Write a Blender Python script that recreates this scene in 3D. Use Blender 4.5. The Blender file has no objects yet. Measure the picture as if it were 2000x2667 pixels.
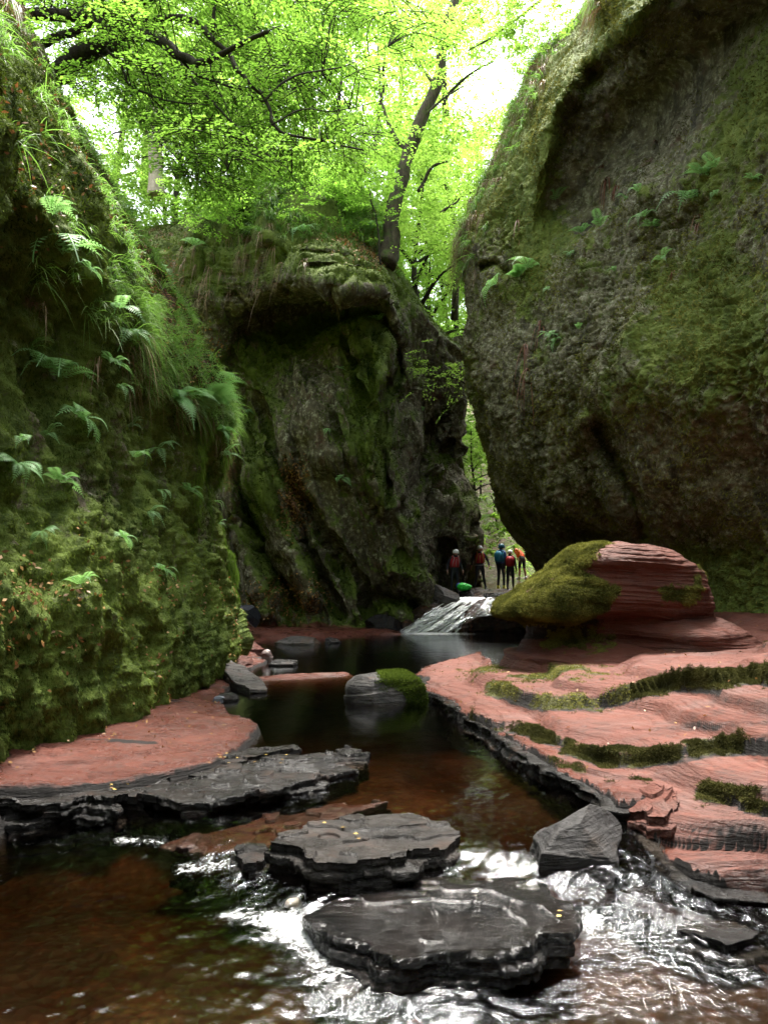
import bpy, math, random
import numpy as np
from mathutils import Vector, Matrix, Euler

# ------------------------------------------------------------------ camera, world, light, exposure
CAMZ = 1.5
TH = math.atan(196.5 / 2000.0)
F = 2000.0
scene = bpy.context.scene
COL = scene.collection
cam = bpy.data.cameras.new("camera")
cam.sensor_fit = 'HORIZONTAL'; cam.sensor_width = 36.0; cam.lens = 36.0
cam.clip_start = 0.05; cam.clip_end = 2000.0
camo = bpy.data.objects.new("camera", cam); COL.objects.link(camo)
camo.location = (0, 0, CAMZ); camo.rotation_euler = (math.pi / 2 + TH, 0, 0)
scene.camera = camo

SUN_EL, SUN_AZ = math.radians(72), math.radians(12)       # azimuth measured from +Y towards +X
world = bpy.data.worlds.new("World"); scene.world = world; world.use_nodes = True
wn = world.node_tree.nodes; wl = world.node_tree.links; wn.clear()
sky = wn.new('ShaderNodeTexSky'); sky.sky_type = 'NISHITA'; sky.sun_disc = False
sky.sun_elevation = SUN_EL; sky.sun_rotation = SUN_AZ
sky.air_density = 1.0; sky.dust_density = 4.0; sky.ozone_density = 1.0
hs = wn.new('ShaderNodeHueSaturation'); hs.inputs['Saturation'].default_value = 0.35
bg = wn.new('ShaderNodeBackground'); bg.inputs['Strength'].default_value = 0.15
wo = wn.new('ShaderNodeOutputWorld')
wl.new(sky.outputs[0], hs.inputs['Color']); wl.new(hs.outputs[0], bg.inputs[0]); wl.new(bg.outputs[0], wo.inputs[0])
sun = bpy.data.lights.new("sun", 'SUN'); sun.energy = 2.6; sun.angle = math.radians(14); sun.color = (1.0, 0.96, 0.88)
suno = bpy.data.objects.new("sun", sun); COL.objects.link(suno); suno.location = (0, 0, 40)
sd = Vector((math.sin(SUN_AZ) * math.cos(SUN_EL), math.cos(SUN_AZ) * math.cos(SUN_EL), math.sin(SUN_EL)))
suno.rotation_euler = sd.to_track_quat('Z', 'Y').to_euler()
scene.view_settings.view_transform = 'Standard'; scene.view_settings.look = 'None'
scene.view_settings.exposure = 2.48; scene.view_settings.gamma = 1.0
scene.cycles.use_denoising = True
scene.cycles.max_bounces = 7; scene.cycles.diffuse_bounces = 4; scene.cycles.glossy_bounces = 3
scene.cycles.transmission_bounces = 4; scene.cycles.transparent_max_bounces = 8
scene.cycles.caustics_reflective = False; scene.cycles.caustics_refractive = False
scene.cycles.sample_clamp_indirect = 6.0

# ------------------------------------------------------------------ numeric helpers
rng = np.random.default_rng(7)
CT, ST = math.cos(TH), math.sin(TH)
def P(px, py, Y):                       # the world point seen at photo position (px,py) at distance Y
    px = np.asarray(px, float); py = np.asarray(py, float); Y = np.asarray(Y, float)
    u = (px - 1000) / F; v = (1333.5 - py) / F
    t = Y / (CT - v * ST)
    return np.stack([u * t, Y + 0 * t, CAMZ + t * (ST + v * CT)], -1)
def Q(px, py, z):                       # the world point seen at (px,py) on the level plane z
    px = np.asarray(px, float); py = np.asarray(py, float)
    u = (px - 1000) / F; v = (1333.5 - py) / F
    t = (z - CAMZ) / (ST + v * CT)
    return np.stack([u * t, t * (CT - v * ST), CAMZ + t * (ST + v * CT)], -1)

def _h(ix, iy, iz, seed):
    n = (ix.astype(np.uint32) * np.uint32(374761393) + iy.astype(np.uint32) * np.uint32(668265263)
         + iz.astype(np.uint32) * np.uint32(2246822519) + np.uint32((seed * 3266489917 + 12345) & 0xffffffff))
    n = (n ^ (n >> np.uint32(13))) * np.uint32(1274126177)
    n = n ^ (n >> np.uint32(16))
    return (n & np.uint32(0xffff)).astype(np.float32) / 32767.5 - 1.0
def noise(p, scale=1.0, seed=0):
    p = np.asarray(p, dtype=np.float64)
    sc = np.asarray(scale, dtype=np.float64)
    q = p * sc + 1000.37
    i = np.floor(q).astype(np.int64); f = (q - i).astype(np.float32)
    f = f * f * f * (f * (f * 6 - 15) + 10)
    x, y, z = i[..., 0], i[..., 1], i[..., 2]; fx, fy, fz = f[..., 0], f[..., 1], f[..., 2]
    def L(a, b, t): return a + (b - a) * t
    c = [[[_h(x + a, y + b, z + d, seed) for d in (0, 1)] for b in (0, 1)] for a in (0, 1)]
    return L(L(L(c[0][0][0], c[1][0][0], fx), L(c[0][1][0], c[1][1][0], fx), fy),
             L(L(c[0][0][1], c[1][0][1], fx), L(c[0][1][1], c[1][1][1], fx), fy), fz)
def fbm(p, scale=1.0, octv=4, seed=0, gain=0.5, ridged=False):
    sc = np.asarray(scale, float); a = 1.0; s = 0; tot = 0
    for o in range(octv):
        n = noise(p, sc * 2.03 ** o, seed + o * 17)
        if ridged: n = 1 - 2 * np.abs(n)
        s = s + a * n; tot += a; a *= gain
    return s / tot
def smooth(a, b, x):
    t = np.clip((np.asarray(x, float) - a) / (b - a), 0, 1); return t * t * (3 - 2 * t)
def catmull(A, n, axis=0):
    A = np.moveaxis(np.asarray(A, float), axis, 0); k = len(A)
    Ap = np.concatenate([[2 * A[0] - A[1]], A, [2 * A[-1] - A[-2]]])
    t = np.linspace(0, k - 1, n); i = np.minimum(t.astype(int), k - 2); f = t - i
    f = f.reshape((-1,) + (1,) * (A.ndim - 1))
    p0, p1, p2, p3 = Ap[i], Ap[i + 1], Ap[i + 2], Ap[i + 3]
    r = 0.5 * (2 * p1 + (p2 - p0) * f + (2 * p0 - 5 * p1 + 4 * p2 - p3) * f ** 2 + (3 * p1 - p0 - 3 * p2 + p3) * f ** 3)
    return np.moveaxis(r, 0, axis)
def linres(A, n, axis=0):
    A = np.moveaxis(np.asarray(A, float), axis, 0); k = len(A)
    t = np.linspace(0, k - 1, n); i = np.minimum(t.astype(int), k - 2); f = (t - i).reshape((-1,) + (1,) * (A.ndim - 1))
    return np.moveaxis(A[i] * (1 - f) + A[i + 1] * f, 0, axis)
def rbf(pts, vals, reg=1e-4):
    pts = np.asarray(pts, float); vals = np.asarray(vals, float); n = len(pts)
    m = pts.mean(0); s = pts.std(0).mean() + 1e-9
    a = (pts - m) / s
    def K(d2): return 0.5 * d2 * np.log(d2 + 1e-12)
    D = ((a[:, None] - a[None]) ** 2).sum(-1)
    A = np.zeros((n + 3, n + 3)); A[:n, :n] = K(D) + reg * np.eye(n); A[:n, n] = 1; A[:n, n + 1:] = a
    A[n, :n] = 1; A[n + 1:, :n] = a.T
    w = np.linalg.solve(A, np.concatenate([vals, np.zeros(3)]))
    def ev(x):
        x = np.asarray(x, float); sh = x.shape[:-1]; x = ((x - m) / s).reshape(-1, 2); out = np.empty(len(x))
        for k in range(0, len(x), 40000):
            b = x[k:k + 40000]; d = ((b[:, None] - a[None]) ** 2).sum(-1)
            out[k:k + 40000] = K(d) @ w[:n] + w[n] + b @ w[n + 1:]
        return out.reshape(sh)
    return ev
def polydist(p, poly, closed=False):    # distance of (…,2) points to a polyline, and how far along it
    poly = np.asarray(poly, float); best = np.full(p.shape[:-1], 1e9); par = np.zeros(p.shape[:-1])
    n = len(poly)
    for k in range(n if closed else n - 1):
        a, b = poly[k], poly[(k + 1) % n]; ab = b - a
        t = np.clip(((p - a) @ ab) / (ab @ ab + 1e-12), 0, 1)
        d = np.hypot(p[..., 0] - a[0] - t * ab[0], p[..., 1] - a[1] - t * ab[1])
        m = d < best; best = np.where(m, d, best); par = np.where(m, (k + t) / (n - 1), par)
    return best, par
def inside(p, poly):
    poly = np.asarray(poly, float); c = np.zeros(p.shape[:-1], bool); n = len(poly); j = n - 1
    for i in range(n):
        xi, yi = poly[i]; xj, yj = poly[j]
        cond = ((yi > p[..., 1]) != (yj > p[..., 1])) & (p[..., 0] < (xj - xi) * (p[..., 1] - yi) / ((yj - yi) if yj != yi else 1e-12) + xi)
        c ^= cond; j = i
    return c
def sdist(p, poly):                     # signed distance, positive inside
    d, _ = polydist(p, poly, True); return np.where(inside(p, poly), d, -d)

# ------------------------------------------------------------------ mesh helpers
def mesh_data(name, V, faces_list, mats, attrs=None, smooth_=False, matidx=None):
    V = np.asarray(V, np.float32).reshape(-1, 3)
    me = bpy.data.meshes.new(name)
    me.vertices.add(len(V)); me.vertices.foreach_set('co', V.ravel())
    loops = []; starts = []; totals = []; off = 0
    for Fc in faces_list:
        Fc = np.asarray(Fc, np.int32)
        if len(Fc) == 0: continue
        k = Fc.shape[1]; loops.append(Fc.ravel())
        starts.append(off + np.arange(len(Fc)) * k); totals.append(np.full(len(Fc), k)); off += Fc.size
    lp = np.concatenate(loops).astype(np.int32)
    me.loops.add(len(lp)); me.loops.foreach_set('vertex_index', lp)
    st = np.concatenate(starts).astype(np.int32); tt = np.concatenate(totals).astype(np.int32)
    me.polygons.add(len(st)); me.polygons.foreach_set('loop_start', st); me.polygons.foreach_set('loop_total', tt)
    if smooth_: me.polygons.foreach_set('use_smooth', np.ones(len(st), bool))
    for m in (mats if isinstance(mats, (list, tuple)) else [mats]): me.materials.append(m)
    if matidx is not None: me.polygons.foreach_set('material_index', np.asarray(matidx, np.int32))
    for k, a in (attrs or {}).items():
        at = me.attributes.new(k, 'FLOAT', 'POINT'); at.data.foreach_set('value', np.asarray(a, np.float32).ravel())
    me.update(calc_edges=True); me.validate(clean_customdata=False)
    return me
def link(name, me, parent=None, loc=(0, 0, 0)):
    o = bpy.data.objects.new(name, me); COL.objects.link(o); o.location = loc
    if parent is not None: o.parent = parent
    return o
def tag(o, label=None, cat=None, group=None, kind=None):
    if label: o['label'] = label
    if cat: o['category'] = cat
    if group: o['group'] = group
    if kind: o['kind'] = kind
    return o
def empty(name, loc=(0, 0, 0), rot=(0, 0, 0)):
    o = bpy.data.objects.new(name, None); COL.objects.link(o); o.location = loc; o.rotation_euler = rot; o.empty_display_size = .2
    return o
def copy_tree(o, parent=None):
    c = o.copy(); COL.objects.link(c)
    if parent is not None: c.parent = parent
    for ch in list(o.children): copy_tree(ch, c)
    return c
def gridfaces(n, m, closed_m=False, flip=False):
    i = np.arange(n - 1)[:, None]; j = np.arange(m if closed_m else m - 1)[None]
    j2 = (j + 1) % m
    f = np.stack([i * m + j + 0 * j2, i * m + j2, (i + 1) * m + j2, (i + 1) * m + j], -1).reshape(-1, 4)
    return f[:, ::-1] if flip else f
def gnormals(Pg):
    a = np.gradient(Pg, axis=0); b = np.gradient(Pg, axis=1)
    n = np.cross(a, b); n /= np.linalg.norm(n, axis=-1, keepdims=True) + 1e-9
    return n
def unit(v): return v / (np.linalg.norm(v, axis=-1, keepdims=True) + 1e-9)
class Bag:                              # collects pieces of ONE mesh
    def __init__(s): s.v = []; s.q = []; s.t = []; s.n = 0; s.a = []; s.mi = []
    def add(s, V, quads=None, tris=None, a=None, mi=0):
        V = np.asarray(V, np.float32).reshape(-1, 3)
        if quads is not None and len(quads): s.q.append((np.asarray(quads) + s.n, mi))
        if tris is not None and len(tris): s.t.append((np.asarray(tris) + s.n, mi))
        s.v.append(V); s.a.append(np.full(len(V), 0.0) if a is None else np.broadcast_to(np.asarray(a, float).ravel() if np.ndim(a) else a, (len(V),)))
        s.n += len(V)
    def data(s, name, mats, smooth_=False):
        fl = []; mi = []
        for q, m in s.q: fl.append(q); mi.append(np.full(len(q), m))
        for q, m in s.t: fl.append(q); mi.append(np.full(len(q), m))
        return mesh_data(name, np.concatenate(s.v), fl, mats, {'tint': np.concatenate(s.a)}, smooth_, np.concatenate(mi))
    def build(s, name, mats, parent=None, loc=(0, 0, 0), smooth_=False):
        return link(name, s.data(name, mats, smooth_), parent, loc)
def tube(bag, pts, radii, sides=8, a=0.0, mi=0, rough=0.0, seed=0, cap=True):
    pts = np.asarray(pts, float); n = len(pts); radii = np.broadcast_to(np.asarray(radii, float), (n,))
    T = unit(np.gradient(pts, axis=0)); up = np.array([0.13, 0.21, 1.0]) if abs(T[0][2]) < .9 else np.array([1., .1, 0])
    A = unit(np.cross(T, up)); B = np.cross(T, A)
    ang = np.arange(sides) * 2 * math.pi / sides
    ring = A[:, None] * np.cos(ang)[None, :, None] + B[:, None] * np.sin(ang)[None, :, None]
    V = pts[:, None] + ring * radii[:, None, None]
    if rough > 0: V = V + ring * (radii[:, None, None] * rough * fbm(V, 1.6 / max(radii.max(), .05) * .35, 3, seed)[..., None])
    f = gridfaces(n, sides, True)
    V = V.reshape(-1, 3); tris = None
    if cap:
        V = np.concatenate([V, [pts[0], pts[-1]]]); k = n * sides; j = np.arange(sides)
        tris = np.concatenate([np.stack([np.full(sides, k), (j + 1) % sides, j], -1), np.stack([np.full(sides, k + 1), (n - 1) * sides + j, (n - 1) * sides + (j + 1) % sides], -1)])
    bag.add(V, f, tris, a, mi)

# ------------------------------------------------------------------ materials
class NT:
    def __init__(s, name):
        s.m = bpy.data.materials.new(name); s.m.use_nodes = True; s.t = s.m.node_tree; s.t.nodes.clear()
        s.out = s.t.nodes.new('ShaderNodeOutputMaterial'); s.co = s.t.nodes.new('ShaderNodeTexCoord').outputs['Object']
    def n(s, typ, **kw):
        nd = s.t.nodes.new(typ)
        for k, v in kw.items(): setattr(nd, k, v)
        return nd
    def put(s, sock, v):
        if isinstance(v, bpy.types.NodeSocket): s.t.links.new(v, sock)
        elif isinstance(v, tuple) and len(v) == 3 and sock.type == 'RGBA': sock.default_value = (*v, 1)
        else: sock.default_value = v
    def scale(s, sc, co=None):
        m = s.n('ShaderNodeMapping'); s.put(m.inputs[0], co or s.co); m.inputs['Scale'].default_value = sc; return m.outputs[0]
    def noise(s, sc=5, det=6, rough=.6, co=None, dist=0.0):
        nd = s.n('ShaderNodeTexNoise'); s.put(nd.inputs['Vector'], co or s.co); nd.inputs['Scale'].default_value = sc
        nd.inputs['Detail'].default_value = det; nd.inputs['Roughness'].default_value = rough; nd.inputs['Distortion'].default_value = dist
        return nd.outputs[0]
    def voro(s, sc=5, co=None, feat='F1'):
        nd = s.n('ShaderNodeTexVoronoi', feature=feat); s.put(nd.inputs['Vector'], co or s.co); nd.inputs['Scale'].default_value = sc; return nd.outputs[0]
    def ramp(s, fac, stops):
        r = s.n('ShaderNodeValToRGB'); s.put(r.inputs[0], fac); e = r.color_ramp.elements
        while len(e) < len(stops): e.new(.5)
        for k, (p, c) in enumerate(stops):
            e[k].position = p; e[k].color = (c, c, c, 1) if not isinstance(c, tuple) else (*c, 1)
        return r.outputs[0]
    def mix(s, fac, a, b, mode='MIX'):
        m = s.n('ShaderNodeMix', data_type='RGBA', blend_type=mode); s.put(m.inputs[0], fac); s.put(m.inputs[6], a); s.put(m.inputs[7], b); return m.outputs[2]
    def math(s, op, a, b=0.0, c=None):
        m = s.n('ShaderNodeMath', operation=op); s.put(m.inputs[0], a); s.put(m.inputs[1], b)
        if c is not None: s.put(m.inputs[2], c)
        return m.outputs[0]
    def attr(s, name):
        a = s.n('ShaderNodeAttribute', attribute_name=name); return a.outputs['Fac']
    def bump(s, h, strength=.5, dist=.02, nrm=None):
        b = s.n('ShaderNodeBump'); s.put(b.inputs['Height'], h); b.inputs['Strength'].default_value = strength; b.inputs['Distance'].default_value = dist
        if nrm is not None: s.put(b.inputs['Normal'], nrm)
        return b.outputs[0]
    def bsdf(s, col, rough=.8, nrm=None, spec=.5, **kw):
        p = s.n('ShaderNodeBsdfPrincipled'); s.put(p.inputs['Base Color'], col); s.put(p.inputs['Roughness'], rough)
        s.put(p.inputs['Specular IOR Level'], spec)
        if nrm is not None: s.put(p.inputs['Normal'], nrm)
        for k, v in kw.items(): s.put(p.inputs[k], v)
        return p.outputs[0]
    def done(s, sh): s.t.links.new(sh, s.out.inputs[0]); return s.m

def m_cliff(name, rockA, rockB, mossA, mossB, rough=1.0):
    n = NT(name)
    big = n.noise(.5, 4, .6); mid = n.noise(3.0, 7, .65); fine = n.noise(22, 8, .7)
    st = n.noise(2.2, 6, .65, n.scale((1.6, 1.6, .35)))
    rock = n.mix(n.ramp(mid, [(.35, 0.), (.65, 1.)]), rockA, rockB)
    rock = n.mix(n.ramp(n.noise(6, 7, .8), [(.52, 0.), (.64, 1.)]), rock, (.36, .36, .26))         # pale lichen
    rock = n.mix(n.ramp(n.noise(1.6, 5, .6), [(.6, 0.), (.72, .8)]), rock, (.10, .045, .03))         # rusty stains
    sp = n.noise(1.1, 7, .7, n.scale((1.3, 1.3, .16)), .3); rock = n.mix(n.ramp(sp, [(.54, 0.), (.64, .8)]), rock, (.03, .027, .018))   # dark seep streaks
    moss = n.mix(n.ramp(st, [(.35, 0.), (.62, 1.)]), mossA, mossB)
    moss = n.mix(n.ramp(fine, [(.35, 0.), (.7, .55)]), moss, n.mix(.5, mossB, (.13, .13, .02)))
    mk = n.math('ADD', n.attr('moss'), n.math('MULTIPLY', n.math('SUBTRACT', n.noise(2.6, 8, .75), .5), 2.2))
    mk = n.ramp(mk, [(.42, 0.), (.62, 1.)])
    col = n.mix(mk, rock, moss)
    lit = n.ramp(n.math('ADD', n.attr('litter'), n.math('MULTIPLY', n.math('SUBTRACT', n.noise(9, 6, .8), .5), 1.4)), [(.45, 0.), (.6, 1.)])
    soil = n.mix(n.ramp(n.voro(26), [(.2, 0.), (.5, 1.)]), (.22, .09, .045), (.05, .025, .014))
    col = n.mix(lit, col, soil)
    red = n.ramp(n.math('ADD', n.attr('red'), n.math('MULTIPLY', n.math('SUBTRACT', n.noise(4, 6, .7), .5), 1.0)), [(.45, 0.), (.65, 1.)])
    col = n.mix(red, col, (.17, .062, .045))
    pit = n.voro(9, n.scale((1, 1, 1.5)))
    b = n.bump(fine, .8 * rough, .05, n.bump(n.noise(60, 5, .7), .6, .02, n.bump(mid, .6 * rough, .15, n.bump(pit, .35 * rough, .08))))
    return n.done(n.bsdf(col, .85, b, .25))

def m_redrock(name, moss=True):
    n = NT(name)
    big = n.noise(.9, 5, .6); f = n.noise(14, 8, .7)
    lines = n.noise(3.0, 7, .62, n.scale((1.2, 1.6, 14)), .6)
    col = n.mix(n.ramp(big, [(.3, 0.), (.7, 1.)]), (.100, .026, .016), (.165, .050, .032))
    col = n.mix(n.ramp(f, [(.35, 0.), (.75, .6)]), col, (.11, .032, .02))
    col = n.mix(n.ramp(n.noise(2.3, 6, .7), [(.56, 0.), (.7, .8)]), col, (.17, .085, .07))
    col = n.mix(n.ramp(n.noise(30, 4, .8), [(.6, 0.), (.72, .8)]), col, (.09, .05, .035))
    col = n.mix(n.ramp(n.noise(1.5, 7, .68, n.scale((1, 1.8, 3))), [(.5, 0.), (.66, .7)]), col, (.075, .032, .024))
    col = n.mix(n.ramp(n.noise(.7, 6, .65), [(.55, 0.), (.68, .55)]), col, (.15, .10, .09))
    crk = n.noise(2.6, 9, .72, n.scale((1.3, 2.2, 16)), 1.1)
    col = n.mix(n.ramp(crk, [(.36, .85), (.45, 0.)]), col, (.06, .03, .024))
    col = n.mix(n.ramp(n.noise(9, 9, .75), [(.38, .75), (.5, 0.)]), col, (.12, .045, .034))
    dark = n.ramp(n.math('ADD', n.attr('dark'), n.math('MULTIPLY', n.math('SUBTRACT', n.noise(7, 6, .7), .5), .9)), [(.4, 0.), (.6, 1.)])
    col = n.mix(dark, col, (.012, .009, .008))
    ms = n.ramp(n.math('ADD', n.attr('moss'), n.math('MULTIPLY', n.math('SUBTRACT', n.noise(12, 7, .75), .5), 1.3)), [(.42, 0.), (.58, 1.)])
    mc = n.mix(n.ramp(n.noise(40, 4, .7), [(.35, 0.), (.65, 1.)]), (.02, .024, .008), (.08, .075, .024))
    col = n.mix(ms, col, mc)
    wet = n.math('ADD', n.attr('wet'), n.math('MULTIPLY', n.math('SUBTRACT', n.noise(1.7, 4, .6), .5), 1.2))
    wr = n.mix(dark, n.ramp(wet, [(.3, .62), (.75, .2)]), (.75, .75, .75))
    col = n.mix(n.ramp(wet, [(.3, 0.), (.8, .45)]), col, n.mix(1.0, col, (.45, .4, .4), 'MULTIPLY'))
    b = n.bump(f, .8, .02, n.bump(lines, 1.0, .05, n.bump(n.noise(60, 4, .7), .5, .008, n.bump(crk, .8, .04))))
    return n.done(n.bsdf(col, n.mix(ms, wr, (.95, .95, .95)), b, .28))

def m_wetrock(name, A=(.004, .0037, .0037), B=(.017, .0145, .0135), rough=.2, brown=(.03, .015, .010), co=.25):
    n = NT(name)
    st = n.noise(4, 7, .65, n.scale((1, 1, 9)), .5); f = n.noise(30, 6, .7)
    col = n.mix(n.ramp(n.noise(2.5, 6, .65), [(.35, 0.), (.65, 1.)]), A, B)
    col = n.mix(n.ramp(n.noise(3.3, 5, .7), [(.55, 0.), (.68, .8)]), col, brown)
    r = n.ramp(n.noise(3.5, 5, .65), [(.4, rough * .6), (.6, min(1, rough * 2.0))])
    b = n.bump(n.noise(9, 8, .7, None, .8), .7, .04, n.bump(st, .8, .05, n.bump(f, .5, .012)))
    return n.done(n.bsdf(col, r, b, .2))

def m_plain(name, col, rough=.7, var=.25, spec=.4, sc=20):
    n = NT(name)
    c = n.mix(n.noise(sc, 4, .6), tuple(x * (1 - var) for x in col), tuple(min(1, x * (1 + var)) for x in col))
    return n.done(n.bsdf(c, rough, n.bump(n.noise(sc * 3, 4), .3, .01), spec))

def m_leaf(name, A, B, trans=.5, tcol=(.2, .42, .04), tcolB=None, spec=.3, rough=.5):
    n = NT(name)
    t = n.attr('tint')
    col = n.mix(t, A, B)
    tc = n.mix(t, tcol, tcolB or tuple(x * 1.35 for x in tcol))
    d = n.bsdf(col, rough, None, spec)
    tr = n.n('ShaderNodeBsdfTranslucent'); n.put(tr.inputs[0], tc)
    mx = n.n('ShaderNodeMixShader'); mx.inputs[0].default_value = trans
    n.t.links.new(d, mx.inputs[1]); n.t.links.new(tr.outputs[0], mx.inputs[2])
    return n.done(mx.outputs[0])

def m_bark(name, A, B, green=.3):
    n = NT(name)
    c = n.mix(n.ramp(n.noise(5, 7, .7, n.scale((2, 2, .6))), [(.35, 0.), (.65, 1.)]), A, B)
    c = n.mix(n.ramp(n.noise(3, 6, .7), [(.5, 0.), (.62, green)]), c, (.07, .1, .025))
    return n.done(n.bsdf(c, .85, n.bump(n.noise(14, 8, .7, n.scale((2, 2, .5))), .8, .04), .2))

M_LEFT = m_cliff('mossy_bank', (.07, .055, .035), (.14, .11, .08), (.035, .062, .011), (.125, .18, .027))
M_CENT = m_cliff('mossy_sandstone', (.05, .042, .026), (.15, .13, .082), (.035, .06, .014), (.125, .17, .03), .6)
M_RIGHT = m_cliff('lichen_sandstone', (.07, .06, .035), (.21, .19, .12), (.05, .08, .018), (.16, .20, .04))
M_RED = m_redrock('red_sandstone')
M_WET = m_wetrock('wet_black_rock')
M_DRY = m_wetrock('grey_rock', (.05, .047, .046), (.12, .105, .1), .5, (.14, .085, .06))
M_BEECH = m_leaf('beech_leaves', (.07, .13, .018), (.13, .21, .03), .55, (.27, .50, .06))
M_FARLEAF = m_leaf('sunlit_leaves', (.07, .14, .02), (.14, .2, .03), .55, (.36, .58, .09))
M_GRASS = m_leaf('grass_blades', (.07, .15, .03), (.22, .32, .09), .35, (.25, .48, .07))
M_FERN = m_leaf('fern_fronds', (.08, .20, .06), (.24, .40, .18), .35, (.3, .58, .16))
M_MOSS = m_leaf('moss_sprigs', (.018, .034, .007), (.14, .19, .028), .2, (.08, .12, .014), None, .05, .9)
M_OLIVE = m_leaf('olive_moss_sprigs', (.045, .05, .012), (.25, .24, .06), .2, (.12, .12, .02), None, .05, .9)
M_DKMOSS = m_leaf('brown_moss_sprigs', (.016, .017, .006), (.085, .08, .026), .15, (.06, .06, .012), None, .05, .9)
M_DEAD = m_leaf('fallen_leaves', (.12, .05, .02), (.38, .22, .07), .15, (.3, .12, .04))
M_STRAW = m_leaf('dead_grass', (.12, .07, .035), (.28, .19, .1), .2, (.2, .12, .05))
M_BARK = m_bark('dark_bark', (.018, .014, .011), (.05, .04, .03))
M_PALEBARK = m_bark('pale_bark', (.4, .33, .25), (.62, .54, .43), .4)
# ------------------------------------------------------------------ large structure: terrain behind, riverbed
def add_sheet(name, Pg, mat, attrs=None, flip=False, label=None, smooth_=True):
    n, m = Pg.shape[:2]
    o = link(name, mesh_data(name, Pg.reshape(-1, 3), [gridfaces(n, m, flip=flip)], mat, attrs, smooth_))
    tag(o, label, kind='structure'); return o

M_SOIL = m_cliff('woodland_soil', (.07, .05, .03), (.11, .08, .05), (.04, .07, .012), (.09, .14, .025))
def valley_x(Y): return 4.6 + (Y - 28) * .12
def hill_z(X, Y):
    w = X - valley_x(Y)
    L = smooth(2.2, 9, -w) * 13.0; R = smooth(2.6, 10, w) * 13.5
    base = 1.25 + (Y - 28) * .04
    far = np.clip(Y - 34, 0, 400) * .10 * smooth(2, 12, np.abs(w)) + np.clip(np.abs(w) - 10, 0, 300) * .08
    bank = smooth(42, 64, Y) * 15.0 * (1 - smooth(2, 8, np.abs(w)))
    return base + np.maximum(L, R) + far + bank
yy = 29.5 + np.geomspace(1, 331, 260) - 1; xx = np.sinh(np.linspace(-4.2, 4.2, 280)) * 6 + 4
Xg, Yg = np.meshgrid(xx, yy, indexing='xy'); Zg = hill_z(Xg, Yg)
Pg = np.stack([Xg, Yg, Zg], -1); Pg[..., 2] += fbm(Pg, .25, 5, 3) * .9 * smooth(2, 5, np.abs(Xg - valley_x(Yg))) + fbm(Pg, 1.2, 3, 4) * .12
w = np.abs(Xg - valley_x(Yg))
HILL = Pg
add_sheet('hillside', Pg, M_SOIL, {'moss': .45 + .35 * fbm(Pg, .3, 3, 8), 'litter': .2 + .3 * fbm(Pg, .4, 3, 9) + .2 * (w < 2), 'red': 0.35 * (w < 1.8) + 0 * w}, flip=False, label='wooded hillside rising behind the gorge')

# ground sheet under everything (riverbed level) out to the horizon
M_BED = NT('riverbed_gravel')
_n = M_BED
_c = _n.mix(_n.ramp(_n.noise(1.3, 6, .7), [(.38, 0.), (.62, 1.)]), (.016, .011, .007), (.06, .036, .019))
_c = _n.mix(_n.ramp(_n.voro(16), [(.1, .7), (.5, 0.)]), _c, (.11, .085, .045))
_c = _n.mix(_n.ramp(_n.noise(.9, 5, .6), [(.44, 0.), (.56, .95)]), _c, (.014, .012, .008))
_c = _n.mix(_n.ramp(_n.noise(5, 6, .8), [(.55, 0.), (.75, .6)]), _c, (.13, .055, .035))
M_BED = _n.done(_n.bsdf(_c, .7, _n.bump(_n.voro(14), .6, .03), .3))
xx = np.concatenate([-np.geomspace(400, 6, 24), np.linspace(-5.8, 8, 260), np.geomspace(8.4, 400, 24)])
yy = np.concatenate([-np.geomspace(400, 4, 20), np.linspace(-3.8, 2, 20), np.geomspace(2.1, 28, 330), np.geomspace(28.5, 500, 26)])
Xg, Yg = np.meshgrid(xx, yy)
Pg = np.stack([Xg, Yg, 0 * Xg], -1)
deep = .16 + .30 * smooth(6.5, 13, Yg)
Pg[..., 2] = -.28 * (1 - smooth(4.8, 6.2, Yg)) - deep + fbm(Pg, 1.1, 4, 5) * .08 + fbm(Pg, 5, 3, 6) * .03
Pg[..., 2] = np.where(np.hypot(Xg, Yg) > 60, -2.5, Pg[..., 2])
add_sheet('riverbed', Pg, M_BED, label='brown stony riverbed under shallow water')

# the gorge goes on behind the viewer: one bending wall that joins the two cliffs
path = catmull(np.array([(7.2, 9.5), (8.6, 4), (9, -3), (7.5, -10), (3, -14.5), (-3, -14), (-5.5, -10), (-4.6, -6)], float), 260)
wprof = np.array([(-.2, -1), (0, 0), (.2, 2), (.1, 4), (.6, 7), (1.2, 10), (2.6, 13), (6, 15), (14, 17)], float); wprof = catmull(wprof, 120)
T2 = unit(np.gradient(path, axis=0)); O2 = np.stack([-T2[:, 1], T2[:, 0]], -1); O2 = np.where(((path + O2) ** 2).sum(1, keepdims=True) > (path ** 2).sum(1, keepdims=True), O2, -O2)
Pg = np.concatenate([path[:, None] + O2[:, None] * wprof[None, :, :1], np.broadcast_to(wprof[None, :, 1:2], (260, 120, 1))], -1)
Pg = Pg + gnormals(Pg) * (fbm(Pg, .4, 4, 130) * .8)[..., None]
add_sheet('gorge_wall', Pg, M_LEFT, {'moss': .5 + .4 * fbm(Pg, .4, 3, 131), 'litter': 0 * Pg[..., 0], 'red': 0 * Pg[..., 0]}, label='mossy gorge wall curving round behind the viewer')

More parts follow.
